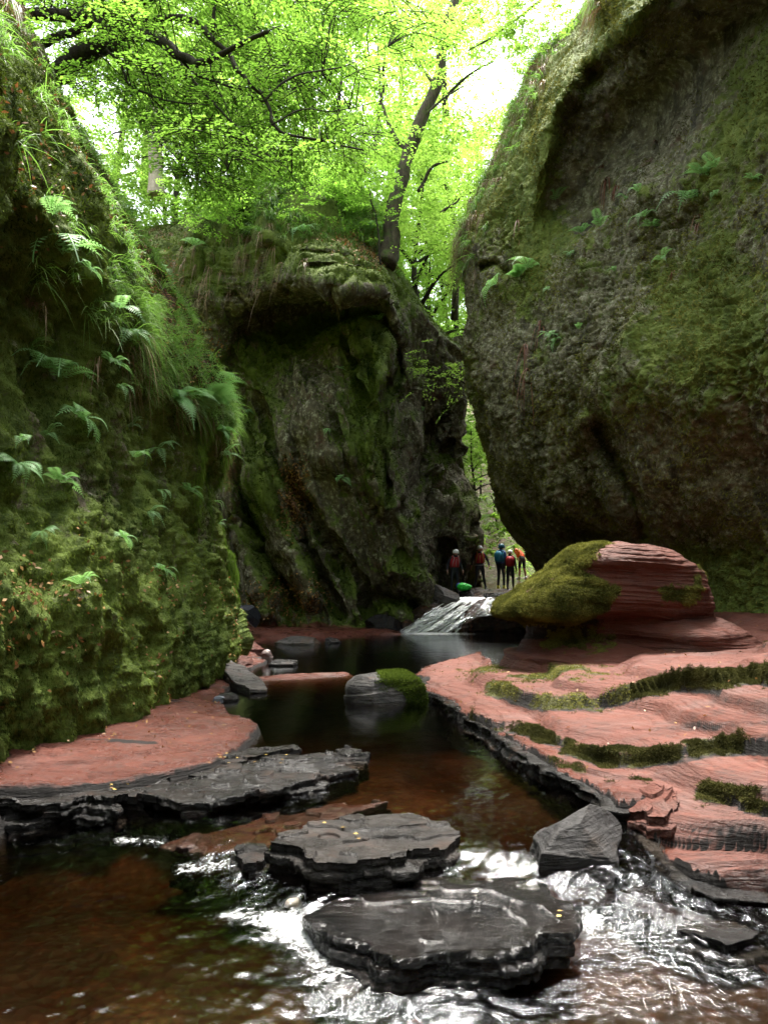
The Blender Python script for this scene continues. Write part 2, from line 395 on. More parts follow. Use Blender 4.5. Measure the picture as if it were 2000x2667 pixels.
# ------------------------------------------------------------------ left mossy wall (swept cross-section with a corner)
SIL = [(-520, -900), (-120, -330), (40, 60), (139, 205), (199, 325), (265, 458), (313, 542), (386, 663), (445, 760), (500, 850), (560, 950), (598, 1050), (606, 1110),
       (592, 1160), (572, 1230), (566, 1320), (574, 1410), (590, 1490), (604, 1560), (612, 1610), (620, 1645), (622, 1690), (600, 1740)]
YC = 15.5
prof = np.array([P(a, b, YC) for a, b in SIL])[:, [0, 2]]
prof[0:3, 1] = [19.5, 17.2, 14.2]
ns, nt = 640, 560
profd = catmull(prof, nt)                                   # (nt,2)
tpar = np.linspace(0, 1, nt)
sY = np.concatenate([np.linspace(-9, 3.9, 60), 3.9 + np.geomspace(.03, 11.2, ns - 120) , 15.15 + np.linspace(.05, 1, 60) ** 1.3 * 13])
SY, TT = np.meshgrid(sY, tpar, indexing='ij')
PX = profd[None, :, 0] + 0 * SY; PZ = profd[None, :, 1] + 0 * SY
rec = np.clip(SY - 14.6, 0, 99)
PX = PX - .42 * rec ** 1.55 * (0.35 + .65 * smooth(0, 4, PZ)) * 0.8
lowm = 1 - smooth(.2, 2.3, PZ)
PX = PX + lowm * (.52 * np.exp(-((SY - 10.3) / 2.6) ** 2) + .05 - .12 * np.exp(-((SY - 5.2) / 1.6) ** 2))
fw = np.array([Q(a, b_, .15)[:2] for a, b_ in [(-420, 2120), (-200, 2030), (0, 1962), (130, 1930), (250, 1900), (400, 1842), (480, 1805), (545, 1768), (590, 1735)]])
_X15 = np.interp(.15, prof[::-1, 1][:-0 or None], prof[::-1, 0]); o_foot = np.interp(SY, fw[:, 1], fw[:, 0] - _X15 - .10)
PX = np.where(True, PX - lowm * (.52 * np.exp(-((SY - 10.3) / 2.6) ** 2) + .05 - .12 * np.exp(-((SY - 5.2) / 1.6) ** 2)) + lowm * np.where(SY < 15, o_foot, o_foot), PX)
hump = np.exp(-((PZ - 1.35) / .55) ** 2) * np.exp(-((SY - 8.2) / 3.3) ** 2) * .18
PX = PX + hump
# mossy mound top slopes gently: widen the foot
Pg = np.stack([PX, SY, PZ], -1)
# diagonal rise of the fern ledge and gullies
led = fbm(np.stack([SY * .5, PZ * .2, SY * 0], -1), 1.0, 3, 21)
Pg[..., 0] += led * .22 * smooth(1.5, 3, PZ)
N = gnormals(Pg); N *= np.sign(N[..., :1] * 1.0 + 1e-9)
warp = Pg + fbm(Pg, .6, 3, 30)[..., None] * .5
d = fbm(warp, .55, 5, 11) * .24 * smooth(.6, 3, PZ) + fbm(warp, (1.7, 1.7, .8), 5, 12, .6) * .16
lump = fbm(Pg * np.array([1, 1, .5]), 2.3, 4, 13, .55, True)
lowz = (1 - smooth(1.6, 2.6, PZ))
d += lump * .16 * lowz + fbm(Pg, 6.5, 3, 14, .6, True) * .06 + fbm(warp, 1.5, 3, 19, .5, True) * .12
curt = fbm(Pg * np.array([1, 1, .16]), 3.2, 4, 15, .6, True)
mid = smooth(1.2, 2.0, PZ) * (1 - smooth(4.2, 5.0, PZ))
d += curt * .2 * mid - .35 * mid * smooth(.0, .5, fbm(Pg * np.array([1, 1, .6]), .75, 3, 23))
lit = fbm(Pg * np.array([.6, 1, .45]), .55, 4, 16, .55)
rid = .6 * np.exp(-((PZ - (5.6 + .5 * np.sin(SY * .9))) / .5) ** 2)
litter = .05 + 1.15 * np.clip(lit + .05, 0, 1) * smooth(3.9, 5.0, PZ) + .35 * rid + .35 * smooth(9.3, 12, PZ)
litter += .25 * lowz * smooth(-.1, .5, fbm(Pg, .9, 4, 17)) * smooth(.4, 1.0, PZ)
litter *= 1.0
Pg = Pg + N * d[..., None]
moss = .95 - .5 * smooth(9.5, 12, PZ) + .25 * fbm(Pg, .7, 3, 18) - .2 * mid
LEFT = Pg; LEFT_N = gnormals(LEFT); LEFT_N *= np.sign(LEFT_N[..., :1])
add_sheet('mossy_wall', LEFT, M_LEFT, {'moss': moss, 'litter': litter, 'red': .0 * d + .3 * (PZ < .25)}, label='steep gorge wall hung with moss, ferns and grass')

# ------------------------------------------------------------------ central cliff
def rows(*r): return r
CC = [  # (dy of the row, then (px,py,Y) per column)
 [(260,600,33),(350,600,33),(470,575,32),(560,520,31),(660,470,30.5),(770,425,30.5),(880,470,30.5),(980,560,31),(1060,740,31),(1130,845,32),(1208,905,33)],
 [(230,700,27),(380,640,27),(450,620,26.6),(560,545,26),(660,480,25.6),(760,435,25.5),(880,480,25.8),(985,580,26.6),(1060,750,27.2),(1140,850,28),(1212,905,29)],
 [(260,740,27),(400,700,26.4),(480,685,25.6),(590,630,25),(690,590,24.5),(780,600,24),(890,620,24),(990,680,25),(1060,800,26.4),(1140,890,27.8),(1216,950,29)],
 [(280,800,27),(420,760,26.4),(500,765,25.5),(610,720,25),(700,660,24.3),(780,660,23.4),(890,670,23.1),(988,720,24.2),(1050,850,26.2),(1140,960,28),(1216,1010,29.2)],
 [(290,850,27),(430,820,26.6),(510,840,26),(620,800,25.5),(700,745,24.3),(790,758,23.3),(900,768,23.0),(1002,772,24.2),(1050,900,26.2),(1140,1010,28.2),(1216,1070,29.3)],
 [(300,900,27.4),(450,900,27),(530,930,26.8),(620,890,26.6),(700,840,26.4),(790,805,27),(890,800,27),(985,810,25.2),(1048,950,26),(1130,1060,28.3),(1214,1130,29.4)],
 [(400,990,27.4),(490,985,27.2),(550,990,27),(620,975,26.8),(700,935,26),(790,880,25.8),(880,855,25.4),(985,870,24.5),(1045,1000,25.9),(1120,1120,28.3),(1205,1190,29.6)],
 [(460,1060,27.4),(520,1060,27.2),(570,1060,27),(640,1060,26.6),(720,1040,25.4),(800,1000,24.8),(890,980,24.5),(970,1000,24.3),(1035,1100,26),(1120,1200,28),(1225,1260,29.6)],
 [(500,1200,27.6),(560,1200,27.4),(600,1200,27),(670,1200,26.2),(740,1190,25.1),(820,1170,24.4),(900,1150,24.2),(985,1150,24.4),(1040,1220,25.8),(1130,1300,27.4),(1245,1340,29.6)],
 [(520,1350,27.8),(580,1350,27.6),(640,1350,27),(710,1350,26.4),(780,1340,25.6),(860,1330,25.2),(930,1320,25),(1005,1320,25),(1070,1380,25.6),(1150,1420,27.4),(1245,1430,30)],
 [(540,1500,28),(600,1500,27.6),(660,1500,27),(740,1500,26.5),(810,1500,26),(880,1500,25.8),(950,1500,25.6),(1030,1490,25.6),(1105,1480,26),(1140,1500,28.4),(1238,1500,31)],
 [(560,1620,28.2),(610,1615,27.6),(670,1612,26.8),(740,1612,26.4),(820,1612,26.2),(890,1610,26.0),(960,1605,26),(1040,1590,26.2),(1120,1560,26.9),(1160,1545,28.9),(1240,1540,31.6)],
 [(560,1668,27.2),(610,1662,26.6),(670,1655,26.2),(740,1652,25.8),(820,1655,25.6),(890,1655,25.6),(960,1650,25.7),(1040,1652,25.9),(1110,1650,26.4),(1150,1600,28.5),(1240,1590,31.6)],
]
C = np.array(CC, float)
C[3:5, 5:8, 2] -= .8; C[3:5, 4, 2] -= .3; C[5, 5:8, 2] += 1.3; C[5, 4, 2] += .3; C[6, 5:7, 2] += .5
# wrap: extra columns that turn back behind the right-hand silhouette
e = C[:, -1:, :]
w1 = e + np.array([[-4, 0, 1.2]]); w2 = e + np.array([[-170, 0, 3.5]]); w3 = e + np.array([[-420, 0, 8]])
C = np.concatenate([C, w1, w2, w3], 1)
n1, n2 = 640, 760
Cd = catmull(catmull(C, n1, 0), n2, 1)
px, py, YY = Cd[..., 0], Cd[..., 1], Cd[..., 2]
S2 = np.stack([px, py], -1)
def crease(poly, width, amp, fade=.15):
    d, t = polydist(S2, poly); return amp * np.exp(-(d / width) ** 2) * smooth(0, fade, t) * (1 - smooth(1 - fade, 1, t))
front = 1 - smooth(.78, .8, np.linspace(0, 1, n2))[None] * 1.0
g = 0
g += crease([(1022, 830), (1040, 960), (1000, 1060), (992, 1155), (1002, 1253), (1015, 1330)], 15, .9)
g -= crease([(1020, 800), (1024, 884), (997, 992), (972, 1100), (975, 1200), (995, 1300), (1020, 1380)], 26, .7)
g += crease([(640, 1010), (700, 1130), (730, 1230), (800, 1320), (850, 1420), (940, 1570)], 15, .9)
g += crease([(590, 1150), (625, 1270), (680, 1400), (740, 1500), (800, 1620)], 17, 1.2)
g -= crease([(640, 1140), (680, 1280), (735, 1390), (790, 1500), (830, 1600)], 30, .8)
g += crease([(790, 1330), (800, 1440), (850, 1540), (900, 1630)], 14, .9)
g -= crease([(585, 1200), (600, 1330), (640, 1450), (690, 1560), (700, 1650)], 26, .7)
g += crease([(850, 1380), (900, 1460), (950, 1540), (960, 1620)], 11, .6)
g += crease([(600, 870), (680, 855), (760, 810)], 18, .5)
g += crease([(640, 520), (652, 580), (660, 640)], 18, 1.0)
g -= crease([(700, 480), (700, 560), (680, 640)], 26, .5)
g += crease([(1040, 1360), (1080, 1300), (1110, 1180), (1150, 1080)], 16, .5)
g -= crease([(1075, 1060), (1095, 1150), (1140, 1230), (1180, 1210)], 16, .45)
g += crease([(1110, 1100), (1140, 1180), (1190, 1160)], 18, .7)
g += crease([(930, 1600), (990, 1560), (1060, 1560), (1100, 1600)], 16, .8)
g -= crease([(1000, 1480), (1060, 1500), (1110, 1540)], 26, .5)
g += crease([(1172, 1400), (1165, 1460), (1158, 1540)], 15, 1.3, .1)
g -= crease([(1232, 1380), (1222, 1450), (1212, 1540)], 14, .8, .1)
g += crease([(770, 652), (880, 660), (960, 690)], 5, .35)
g += crease([(790, 690), (870, 688), (950, 705)], 4, .25)
folds = fbm(np.stack([px / 85 - py / 330, py / 420, 0 * px], -1), 1.0, 3, 48, .5, True); g = g * 1.45 + folds * .85 * smooth(760, 900, py)
Pg = P(px, py, YY + g)
N = gnormals(Pg); N *= -np.sign(np.where(np.abs(N[..., 1:2]) > .02, N[..., 1:2], 1))
N = gnormals(Pg)
if N[300, 350, 1] > 0: N = -N
warp = Pg + fbm(Pg, .35, 3, 40)[..., None] * .9
tilt = Pg @ np.array([.25, .1, 1.0])
strata = fbm(np.stack([Pg[..., 0] * .25, Pg[..., 1] * .25, tilt * 2.6], -1), 1.0, 5, 44, .62)
d = fbm(warp, .35, 3, 41) * .55 + fbm(warp, 1.3, 4, 42, .5) * .13 + strata * .13 * smooth(-.3, .5, fbm(Pg, .3, 2, 49)) + fbm(Pg, 4.0, 4, 43, .6) * .035
d += -np.clip(fbm(warp, (.9, .9, .5), 3, 47, .5, True) - .55, 0, 1) * .9
Pg = Pg + N * d[..., None]
face = np.clip(-N[..., 1], 0, 1); upn = N[..., 2]
moss = .5 + .55 * upn + .34 * fbm(Pg, .3, 4, 45) + .45 * (1 - smooth(600, 700, py + .2 * (px - 700)))
def blob(cx, cy, rx, ry): return np.exp(-(((px - cx) / rx) ** 2 + ((py - cy) / ry) ** 2))
moss += .4 * blob(960, 1080, 70, 220) + .5 * blob(680, 1290, 50, 100) + .35 * blob(520, 760, 120, 110) + .3 * blob(1060, 1480, 60, 60) - .5 * blob(800, 1010, 80, 130) - .4 * blob(1120, 1250, 90, 200) - .5 * blob(810, 1250, 50, 160)
litter = -.1 + .25 * fbm(Pg, .6, 3, 46) + .95 * blob(765, 1290, 42, 90) + .8 * blob(600, 1080, 50, 30) + .9 * blob(420, 760, 30, 90) + .8 * blob(500, 900, 45, 60) + .45 * blob(960, 560, 120, 60) + .4 * blob(1100, 830, 60, 50) + .4 * blob(740, 1560, 120, 60) + .4 * blob(560, 1000, 60, 60)
red = -.1 + 1.0 * smooth(1600, 1650, py) * smooth(1010, 900, px) + .5 * blob(590, 1180, 40, 160) + .45 * blob(620, 1400, 50, 180) + .3 * blob(740, 1520, 120, 100)
CENT = Pg; CENT_N = N; CENT_px = px; CENT_py = py
add_sheet('cliff', CENT, M_CENT, {'moss': moss, 'litter': litter, 'red': red}, label='dark mossy sandstone cliff with an overhang above a hollow')

# ------------------------------------------------------------------ right cliff (bulging wall with an alcove under a brow)
EDGE = np.array([(-420, 1800, 21), (-150, 1640, 22.2), (0, 1535, 23), (150, 1388, 23.5), (300, 1318, 23), (450, 1262, 22.6), (620, 1196, 22), (640, 1192, 22), (700, 1198, 22.3), (800, 1214, 22.6), (900, 1218, 22.8), (1000, 1222, 23), (1100, 1240, 23.2), (1250, 1280, 24), (1350, 1322, 25.2), (1450, 1367, 26.6), (1510, 1406, 28), (1560, 1440, 29), (1700, 1460, 29.5)], float)
RC = [(1560, -20, 18.0), (1440, 220, 19.5), (1400, 450, 19.9), (1390, 620, 20.2), (1390, 760, 20), (1440, 1000, 18.6), (1420, 1200, 19.8), (1450, 1320, 20.3), (1500, 1430, 22.5), (1500, 1540, 23.6), (1600, 1550, 22.4),
      (1300, 500, 21.5), (1310, 700, 20.9), (1310, 1000, 20.6), (1320, 1150, 21.3), (1360, 1300, 22.2), (1420, 1440, 24.6),
      (1700, -80, 15.8), (1900, -80, 13.2), (2000, 60, 12.6), (1900, 250, 14.3), (1800, 520, 15.6), (1620, 620, 17.6), (1700, 900, 15.2), (1600, 1080, 16.6), (1560, 1150, 18.2), (1600, 1250, 18.2), (1700, 1300, 17.4),
      (1800, 1400, 17.4), (1850, 1540, 17.6), (2000, 1480, 15.3), (1900, 1620, 16.6), (2000, 1610, 15.2), (2000, 1680, 14.9), (1700, 1680, 20), (2000, 1000, 12.8), (2000, 700, 13), (2000, 400, 13.2), (1900, 1250, 15),
      (2400, 800, 10), (2400, 1500, 12), (2400, 200, 10), (2800, 800, 8), (2800, -400, 8), (2000, -420, 12), (1850, -400, 14.5), (2800, 1700, 9.5)]
pts = [(a, b) for a, b, c in RC] + [(b, a) for a, b, c in EDGE]
val = [c for a, b, c in RC] + [c for a, b, c in EDGE]
rr = rbf(pts, val, 3e-3)
n1, n2 = 760, 700
pyv = np.linspace(-420, 1700, n1)
ex = np.interp(pyv, EDGE[:, 0], EDGE[:, 1]); eY = np.interp(pyv, EDGE[:, 0], EDGE[:, 2])
k = np.ones(25) / 25; ex = np.convolve(np.pad(ex, 12, 'edge'), k, 'valid')
fr = np.concatenate([np.linspace(0, 1, n2 - 60) ** 1.12])
px = ex[:, None] + (2800 - ex)[:, None] * fr[None]; py = pyv[:, None] + 0 * px
YY = rr(np.stack([px, py], -1))
YY += 1.6 * np.exp(-(px - ex[:, None]) / 28)                 # roll off towards the edge
q = np.linspace(1, 0, 61)[:-1]
wx = ex[:, None] + 4 + 420 * q[None] ** 1.7; wY = (YY[:, :1] + 8 * q[None] ** .9)
px = np.concatenate([wx, px], 1); py = np.concatenate([py[:, :60], py], 1); YY = np.concatenate([wY, YY], 1)
S2 = np.stack([px, py], -1)
# alcove under the brow: outline polygon
ALC = [(1415, 560), (1425, 430), (1470, 290), (1530, 180), (1620, 100), (1690, 30), (1760, -60), (2300, -200), (2150, 60), (2000, 190), (1900, 330), (1780, 450), (1640, 520), (1520, 590)]
sdA = sdist(S2, ALC) + 26 * fbm(np.stack([px / 120, py / 120, 0 * px], -1), 1, 4, 59)
sharp = smooth(-6, 34, sdA) * smooth(520, 330, py) * smooth(1860, 1700, px); soft = smooth(-70, 190, sdA)
YY += (.9 * sharp + 2.5 * soft)
brow = np.exp(-((sdA + 16) / 20) ** 2) * smooth(620, 380, py) * smooth(1800, 1600, px)
YY -= .8 * brow
YY -= .35 * crease([(1330, 130), (1390, 250), (1400, 420), (1380, 640)], 22, 1)
YY += crease([(1530, 1080), (1590, 1180), (1650, 1300), (1690, 1420)], 22, 1.1)
YY -= crease([(1490, 1070), (1560, 1150), (1610, 1290), (1680, 1400)], 30, .6)
YY += crease([(1300, 1320), (1400, 1350), (1500, 1400), (1640, 1440)], 18, .5)
YY += crease([(1240, 700), (1290, 685), (1340, 720)], 9, .7)
YY += 1.2 * smooth(1330, 1440, py) * smooth(1990, 1500, px)
Pg = P(px, py, YY)
N = gnormals(Pg)
if N[380, 350, 1] > 0: N = -N
warp = Pg + fbm(Pg, .5, 3, 50)[..., None] * .6
streak = fbm(Pg * np.array([1, 1, .3]), 1.6, 5, 51, .6)
d = fbm(warp, .4, 4, 52) * .42 + streak * .14 + fbm(warp, 2.2, 5, 53, .65) * .13 * (1 + fbm(Pg, .35, 2, 154)) + fbm(Pg, 7, 3, 54, .7) * .075
pocket = np.clip(fbm(warp, (2.6, 2.6, 3.4), 3, 55, .5, True) - .35, 0, 1); d -= pocket * .28 * smooth(-.3, .3, fbm(Pg, .5, 2, 155))
calm = 1 - .75 * soft
d *= calm
Pg = Pg + N * d[..., None]
def blob(cx, cy, rx, ry): return np.exp(-(((px - cx) / rx) ** 2 + ((py - cy) / ry) ** 2))
moss = .40 + .35 * N[..., 2] + .6 * fbm(Pg, .45, 4, 56) + .35 * smooth(700, 350, py) + .7 * brow - .9 * soft
moss += .5 * blob(1390, 420, 60, 330) + .35 * blob(1900, 900, 150, 300) - .45 * blob(1400, 1150, 120, 200) - .2 * blob(1650, 950, 250, 150) + .45 * blob(1850, 1500, 150, 140) + .8 * blob(1950, 1630, 120, 40)
litter = -.15 + .2 * fbm(Pg, .8, 3, 57) + .35 * np.exp(-((px - ex[:, None]) / 40) ** 2) * smooth(700, 500, py)
red = -.3 + .5 * fbm(Pg, .5, 3, 58) - .0 * px
RIGHT = Pg; RIGHT_N = N; RIGHT_px = px; RIGHT_py = py; RIGHT_soft = soft
add_sheet('cliff', RIGHT, M_RIGHT, {'moss': moss, 'litter': litter, 'red': red}, label='huge bulging sandstone cliff with a dark alcove under its brow')

# ------------------------------------------------------------------ bedrock shelf on the right
edge_px = [(1250, 1712, .03), (1170, 1722, .06), (1100, 1740, .08), (1082, 1760, .08), (1100, 1795, .08), (1180, 1828, .09), (1225, 1872, .09), (1290, 1905, .10), (1345, 1945, .10), (1400, 1972, .10), (1465, 2012, .10), (1530, 2046, .09), (1590, 2078, .07),
           (1610, 2105, .05), (1700, 2120, .0), (1692, 2180, -.05), (1730, 2240, -.1), (1800, 2290, -.14), (1880, 2318, -.17), (2010, 2335, -.2), (2300, 2400, -.2)]
edgeW = [tuple(Q(a, b, z)[:2]) for a, b, z in edge_px]
poly = edgeW + [(7, 3.2), (13, 3.2), (13, 24), (5.5, 24), (4.2, 18), (3.0, 15.5), (2.15, 12.8), (1.75, 11.9)]
hp = [(1110, 1760, .09), (1200, 1815, .12), (1290, 1870, .13), (1370, 1935, .15), (1450, 1985, .15), (1590, 2060, .11), (1250, 1745, .16), (1150, 1745, .08), (1350, 1730, .24), (1300, 1790, .22), (1300, 1830, .17),
      (1990, 1705, .74), (1850, 1698, .63), (2000, 1800, .66), (2000, 1850, .56), (2000, 2000, .34), (1700, 1850, .36), (1700, 1950, .24), (1900, 2090, .17), (2000, 2190, .04), (1800, 2240, -.06), (1990, 2315, -.17), (1700, 2175, -.02),
      (1500, 1780, .42), (1700, 1780, .5), (1850, 1780, .58), (1500, 1712, .5), (1370, 1700, .3), (1700, 1705, .58), (1400, 1860, .22), (1550, 1900, .27), (1850, 1940, .33), (1750, 2060, .15), (1600, 2000, .17)]
hw = [(*Q(a, b, z)[:2], z) for a, b, z in hp] + [(6, 5, .9), (9, 8, 1.3), (8, 14, 1.1), (5.5, 18, .6), (3.6, 15, .45), (8, 20, 1.0), (5, 3.4, .2), (12, 4, 1.3), (12, 20, 1.6)]
hw = np.array(hw); rh = rbf(hw[:, :2], hw[:, 2], 2e-3)
ys = np.geomspace(2.9, 24, 620); sx = np.linspace(-.12, 1.05, 620)
Yg = ys[:, None] + 0 * sx[None]; Xg = sx[None] * (Yg + 1.2)
XY = np.stack([Xg, Yg], -1)
jag = fbm(np.stack([Xg, Yg, 0 * Xg], -1), 2.2, 3, 60) * .09
sd_ = sdist(XY, poly) + jag
h = rh(XY)
p3 = np.stack([Xg, Yg, h], -1)
h = h + fbm(p3, .7, 4, 61) * .05
def terrace(h, step, sharp, ph=0):
    a = h / step + ph; f = np.floor(a); t = a - f; return (f + smooth(.5 - sharp, .5 + sharp, t) - ph) * step
hw_ = h + fbm(p3 * np.array([1, 1, .01]), .8, 2, 62) * .06
ht = .25 * h + .75 * (terrace(hw_, .17, .12, .3) - (hw_ - h))
fine = terrace(hw_ + fbm(p3 * np.array([1, 1, .01]), 2.5, 3, 63) * .02, .035, .2) - hw_
ht = ht + fine * .5 + fbm(p3 * np.array([1, 1, 0.]), 9, 3, 64) * .006
lower = smooth(2090, 2130, 1530 + (1.5 - h) / Yg * 2000) * smooth(1.1, 1.4, Xg)
z = np.where(sd_ > 0, ht, np.maximum(ht + terrace(sd_ * 4.5, .07, .2), -.95))
z += np.where(sd_ > 0, -.03 * np.exp(-sd_ / .05), 0)
BED = np.stack([Xg, Yg, z], -1); BN = gnormals(BED); BN *= np.sign(BN[..., 2:3])
steep = 1 - BN[..., 2]
BPY = 1333.5 - F * np.tan(np.arctan2(BED[..., 2] - CAMZ, BED[..., 1]) - TH); BPX = 1000 + F * BED[..., 0] / (BED[..., 1] * CT + (BED[..., 2] - CAMZ) * ST)
BS = np.stack([BPX, BPY], -1)
mz = np.zeros_like(z); ledge_dark = np.zeros_like(z); nz_ = fbm(BED * np.array([1, 1, 0]), 1.6, 2, 67)
for pl, hgt, above, mo in [([(1235, 1800), (1400, 1838), (1560, 1842), (1680, 1802), (1850, 1778), (2080, 1768)], .10, 60, 1.),
                   ([(1200, 1868), (1345, 1900), (1450, 1945), (1560, 1990), (1660, 1998), (1780, 1975), (1860, 1962), (2080, 1950)], .075, 55, .9),
                   ([(1780, 2062), (1880, 2092), (2080, 2150)], .06, 45, 1.), ([(1560, 1716), (1750, 1700), (1900, 1684), (2080, 1696)], .04, 40, .15),
                   ([(1560, 1905), (1700, 1912), (2080, 1885)], .025, 30, .0), ([(1680, 2188), (1850, 2216), (2080, 2188)], .04, 40, .1), ([(1650, 2150), (1800, 2165), (2080, 2140)], .02, 20, .0), ([(1700, 2245), (1850, 2262), (2080, 2250)], .02, 20, .0),
                   ([(1300, 1935), (1450, 1985), (1600, 2030), (1760, 2030)], .03, 25, .5)]:
    pl = np.array(pl, float); ly = np.interp(BPX, pl[:, 0], pl[:, 1]) + nz_ * 16; s_ = BPY - ly
    endm = smooth(pl[0, 0] - 20, pl[0, 0] + 60, BPX) * smooth(pl[-1, 0] + 20, pl[-1, 0] - 60, BPX)
    BED[..., 2] += hgt * endm * np.exp(np.clip(s_, -999, 0) / above) * smooth(4, -3, s_)
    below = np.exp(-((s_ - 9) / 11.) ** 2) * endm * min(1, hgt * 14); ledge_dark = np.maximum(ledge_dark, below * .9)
    if mo: mz = np.maximum(mz, mo * np.exp(-((s_ - 4) / 13.) ** 2) * endm * smooth(-.35, .25, fbm(BED, 1.1, 3, 68) + .25 * mo))
for cx_, cy_, rx, ry, am in [(1400, 1757, 185, 32, 1.1), (1300, 1810, 70, 20, .9), (1480, 1845, 120, 14, .9), (1660, 1978, 110, 26, 1.), (1900, 2080, 90, 24, 1.), (1500, 1975, 90, 14, .5), (1400, 1950, 60, 14, .5)]:
    mz = np.maximum(mz, am * np.exp(-(((BPX - cx_) / rx) ** 2 + ((BPY - cy_) / ry) ** 2)) * smooth(-.5, .1, nz_ + .15))
mz = np.clip(mz + .55 * fbm(BED, 6, 4, 69, .6) * smooth(.05, .3, mz), 0, 1.2)
BEDMOSS = mz
BED[..., 2] += smooth(.3, .8, mz) * .012 * (1 + fbm(BED, 6, 3, 66))
BN = gnormals(BED); BN *= np.sign(BN[..., 2:3]); steep = 1 - BN[..., 2]
darkA = 1.15 * smooth(.0, -.03, sd_) + .55 * smooth(.25, .6, steep) + .9 * mz * .4 + .6 * ledge_dark - .1  # drop below the shelf edge painted dark in place of an undercut's shade
wetA = .45 * np.exp(-np.clip(sd_, 0, 9) / .25) + .25 + .3 * np.exp(-(((BPX - 1950) / 180) ** 2 + ((BPY - 1890) / 60) ** 2))
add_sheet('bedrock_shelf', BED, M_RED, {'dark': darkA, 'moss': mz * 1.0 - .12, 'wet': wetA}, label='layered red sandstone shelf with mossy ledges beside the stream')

# layered broken face of the shelf edge, standing just outside the sheet
ep = np.array([(*Q(a, b, z)[:2], z) for a, b, z in edge_px[3:20]]); ne = 1300
seg = np.linalg.norm(np.diff(ep[:, :2], axis=0), axis=1); cum = np.concatenate([[0], np.cumsum(seg)]); sE = np.linspace(0, cum[-1], ne)
E3 = np.stack([np.interp(sE, cum, ep[:, k]) for k in range(3)], -1); TE = unit(np.gradient(E3[:, :2], axis=0)); OE = np.stack([TE[:, 1], -TE[:, 0]], -1)
if (OE[ne // 2] @ np.array([-1., -1.])) < 0: OE = -OE
E30 = np.stack([E3[:, 0], E3[:, 1], 0 * E3[:, 0]], -1)
blk = np.floor(fbm(E30, 2.4, 2, 160) * 7) / 7 * .10 + fbm(E30, 6, 4, 161) * .03
layers = []
for k in range(34):
    if k < 4: zz_ = E3[:, 2] + .012 - .004 * k; off = blk * 1.0 - .16 + .085 * k
    else:
        t_ = (k - 4) / 29; zz_ = E3[:, 2] - .002 - t_ * .55; q_ = np.stack([E3[:, 0] * 2.5, E3[:, 1] * 2.5, zz_ * 30], -1)
        off = blk + .11 + np.floor(fbm(q_, 1, 3, 162) * 5) / 5 * .075 - .01 - .02 * t_ + fbm(np.stack([E3[:, 0], E3[:, 1], zz_], -1), 9, 3, 163) * .02
    layers.append(np.concatenate([E3[:, :2] + OE * off[:, None], zz_[:, None]], 1))
LF = np.array(layers); add_sheet('rock_edge', LF, M_WET, label='dark broken layered edge of the red shelf above the water')

# ------------------------------------------------------------------ bedrock on the left bank
lp = [(-60, 2075, -.02), (60, 2066, .02), (200, 2052, .04), (330, 2030, .06), (440, 2010, .06), (540, 1985, .06), (610, 1955, .05), (655, 1925, .03), (672, 1900, .02), (650, 1882, .03), (600, 1865, .03), (570, 1835, .03), (590, 1800, .02), (600, 1775, .02), (640, 1745, .02), (700, 1722, .01), (640, 1700, .02), (640, 1690, .02)]
poly = [tuple(Q(a, b, z)[:2]) for a, b, z in lp] + [(-3.3, 19), (-7, 19), (-7, 3.4), (-2.6, 5.3)]
ys = np.geomspace(4.6, 19, 380); sx = np.linspace(-.62, -.1, 300)
Yg = ys[:, None] + 0 * sx[None]; Xg = sx[None] * (Yg + .5); XY = np.stack([Xg, Yg], -1)
p3 = np.stack([Xg, Yg, 0 * Xg], -1)
sd_ = sdist(XY, poly) + fbm(p3, 2.2, 5, 70) * .07
h = .05 + .09 * smooth(0, .9, sd_) + fbm(p3, 1.2, 4, 71) * .05 + fbm(p3 * np.array([.6, 1.6, 1]), 4, 4, 73, .6, True) * .018
h = .4 * h + .6 * terrace(h, .045, .2) + fbm(p3, 8, 3, 72) * .01
z = np.where(sd_ > 0, h, np.maximum(h + sd_ * 2.2, -.8))
LB = np.stack([Xg, Yg, z], -1)
add_sheet('bedrock_bank', LB, M_RED, {'dark': .9 * smooth(.0, -.05, sd_) - .05 + .75 * smooth(.15, .5, fbm(LB * np.array([.6, 2.2, 1]), 1.6, 4, 74)) + .5 * smooth(.25, .0, sd_), 'moss': 0 * z - .2, 'wet': .55 + .5 * np.exp(-np.clip(sd_, 0, 9) / .2)}, label='low wet red rock shelf below the mossy bank')
# far shore strip and red ledge in the pool
def shoal(pxs, z0, name, label, zmax=.10, seed=0, dark=.0, mat=None):
    poly = [tuple(Q(a, b, .02)[:2]) for a, b in pxs]; pa = np.array(poly)
    lo, hi = pa.min(0) - .5, pa.max(0) + .5
    X, Y = np.meshgrid(np.linspace(lo[0], hi[0], 150), np.linspace(lo[1], hi[1], 90)); XY = np.stack([X, Y], -1); p3 = np.stack([X, Y, 0 * X], -1)
    s = sdist(XY, poly) + fbm(p3, 2.2, 4, seed) * .08
    z = np.where(s > 0, .02 + zmax * smooth(0, .5, s) + fbm(p3, 4, 4, seed + 1) * .03, np.maximum(.02 + s * .45, -.9))
    return add_sheet(name, np.stack([X, Y, z], -1), mat or M_RED, {'dark': dark + 0 * z, 'moss': -.2 + 0 * z, 'wet': .6 + 0 * z}, label=label)
shoal([(690, 1664), (860, 1660), (960, 1652), (1040, 1652), (1040, 1640), (600, 1635), (560, 1690), (640, 1685)], 0, 'shore', 'thin red rock shore under the far cliff', .12, 75)
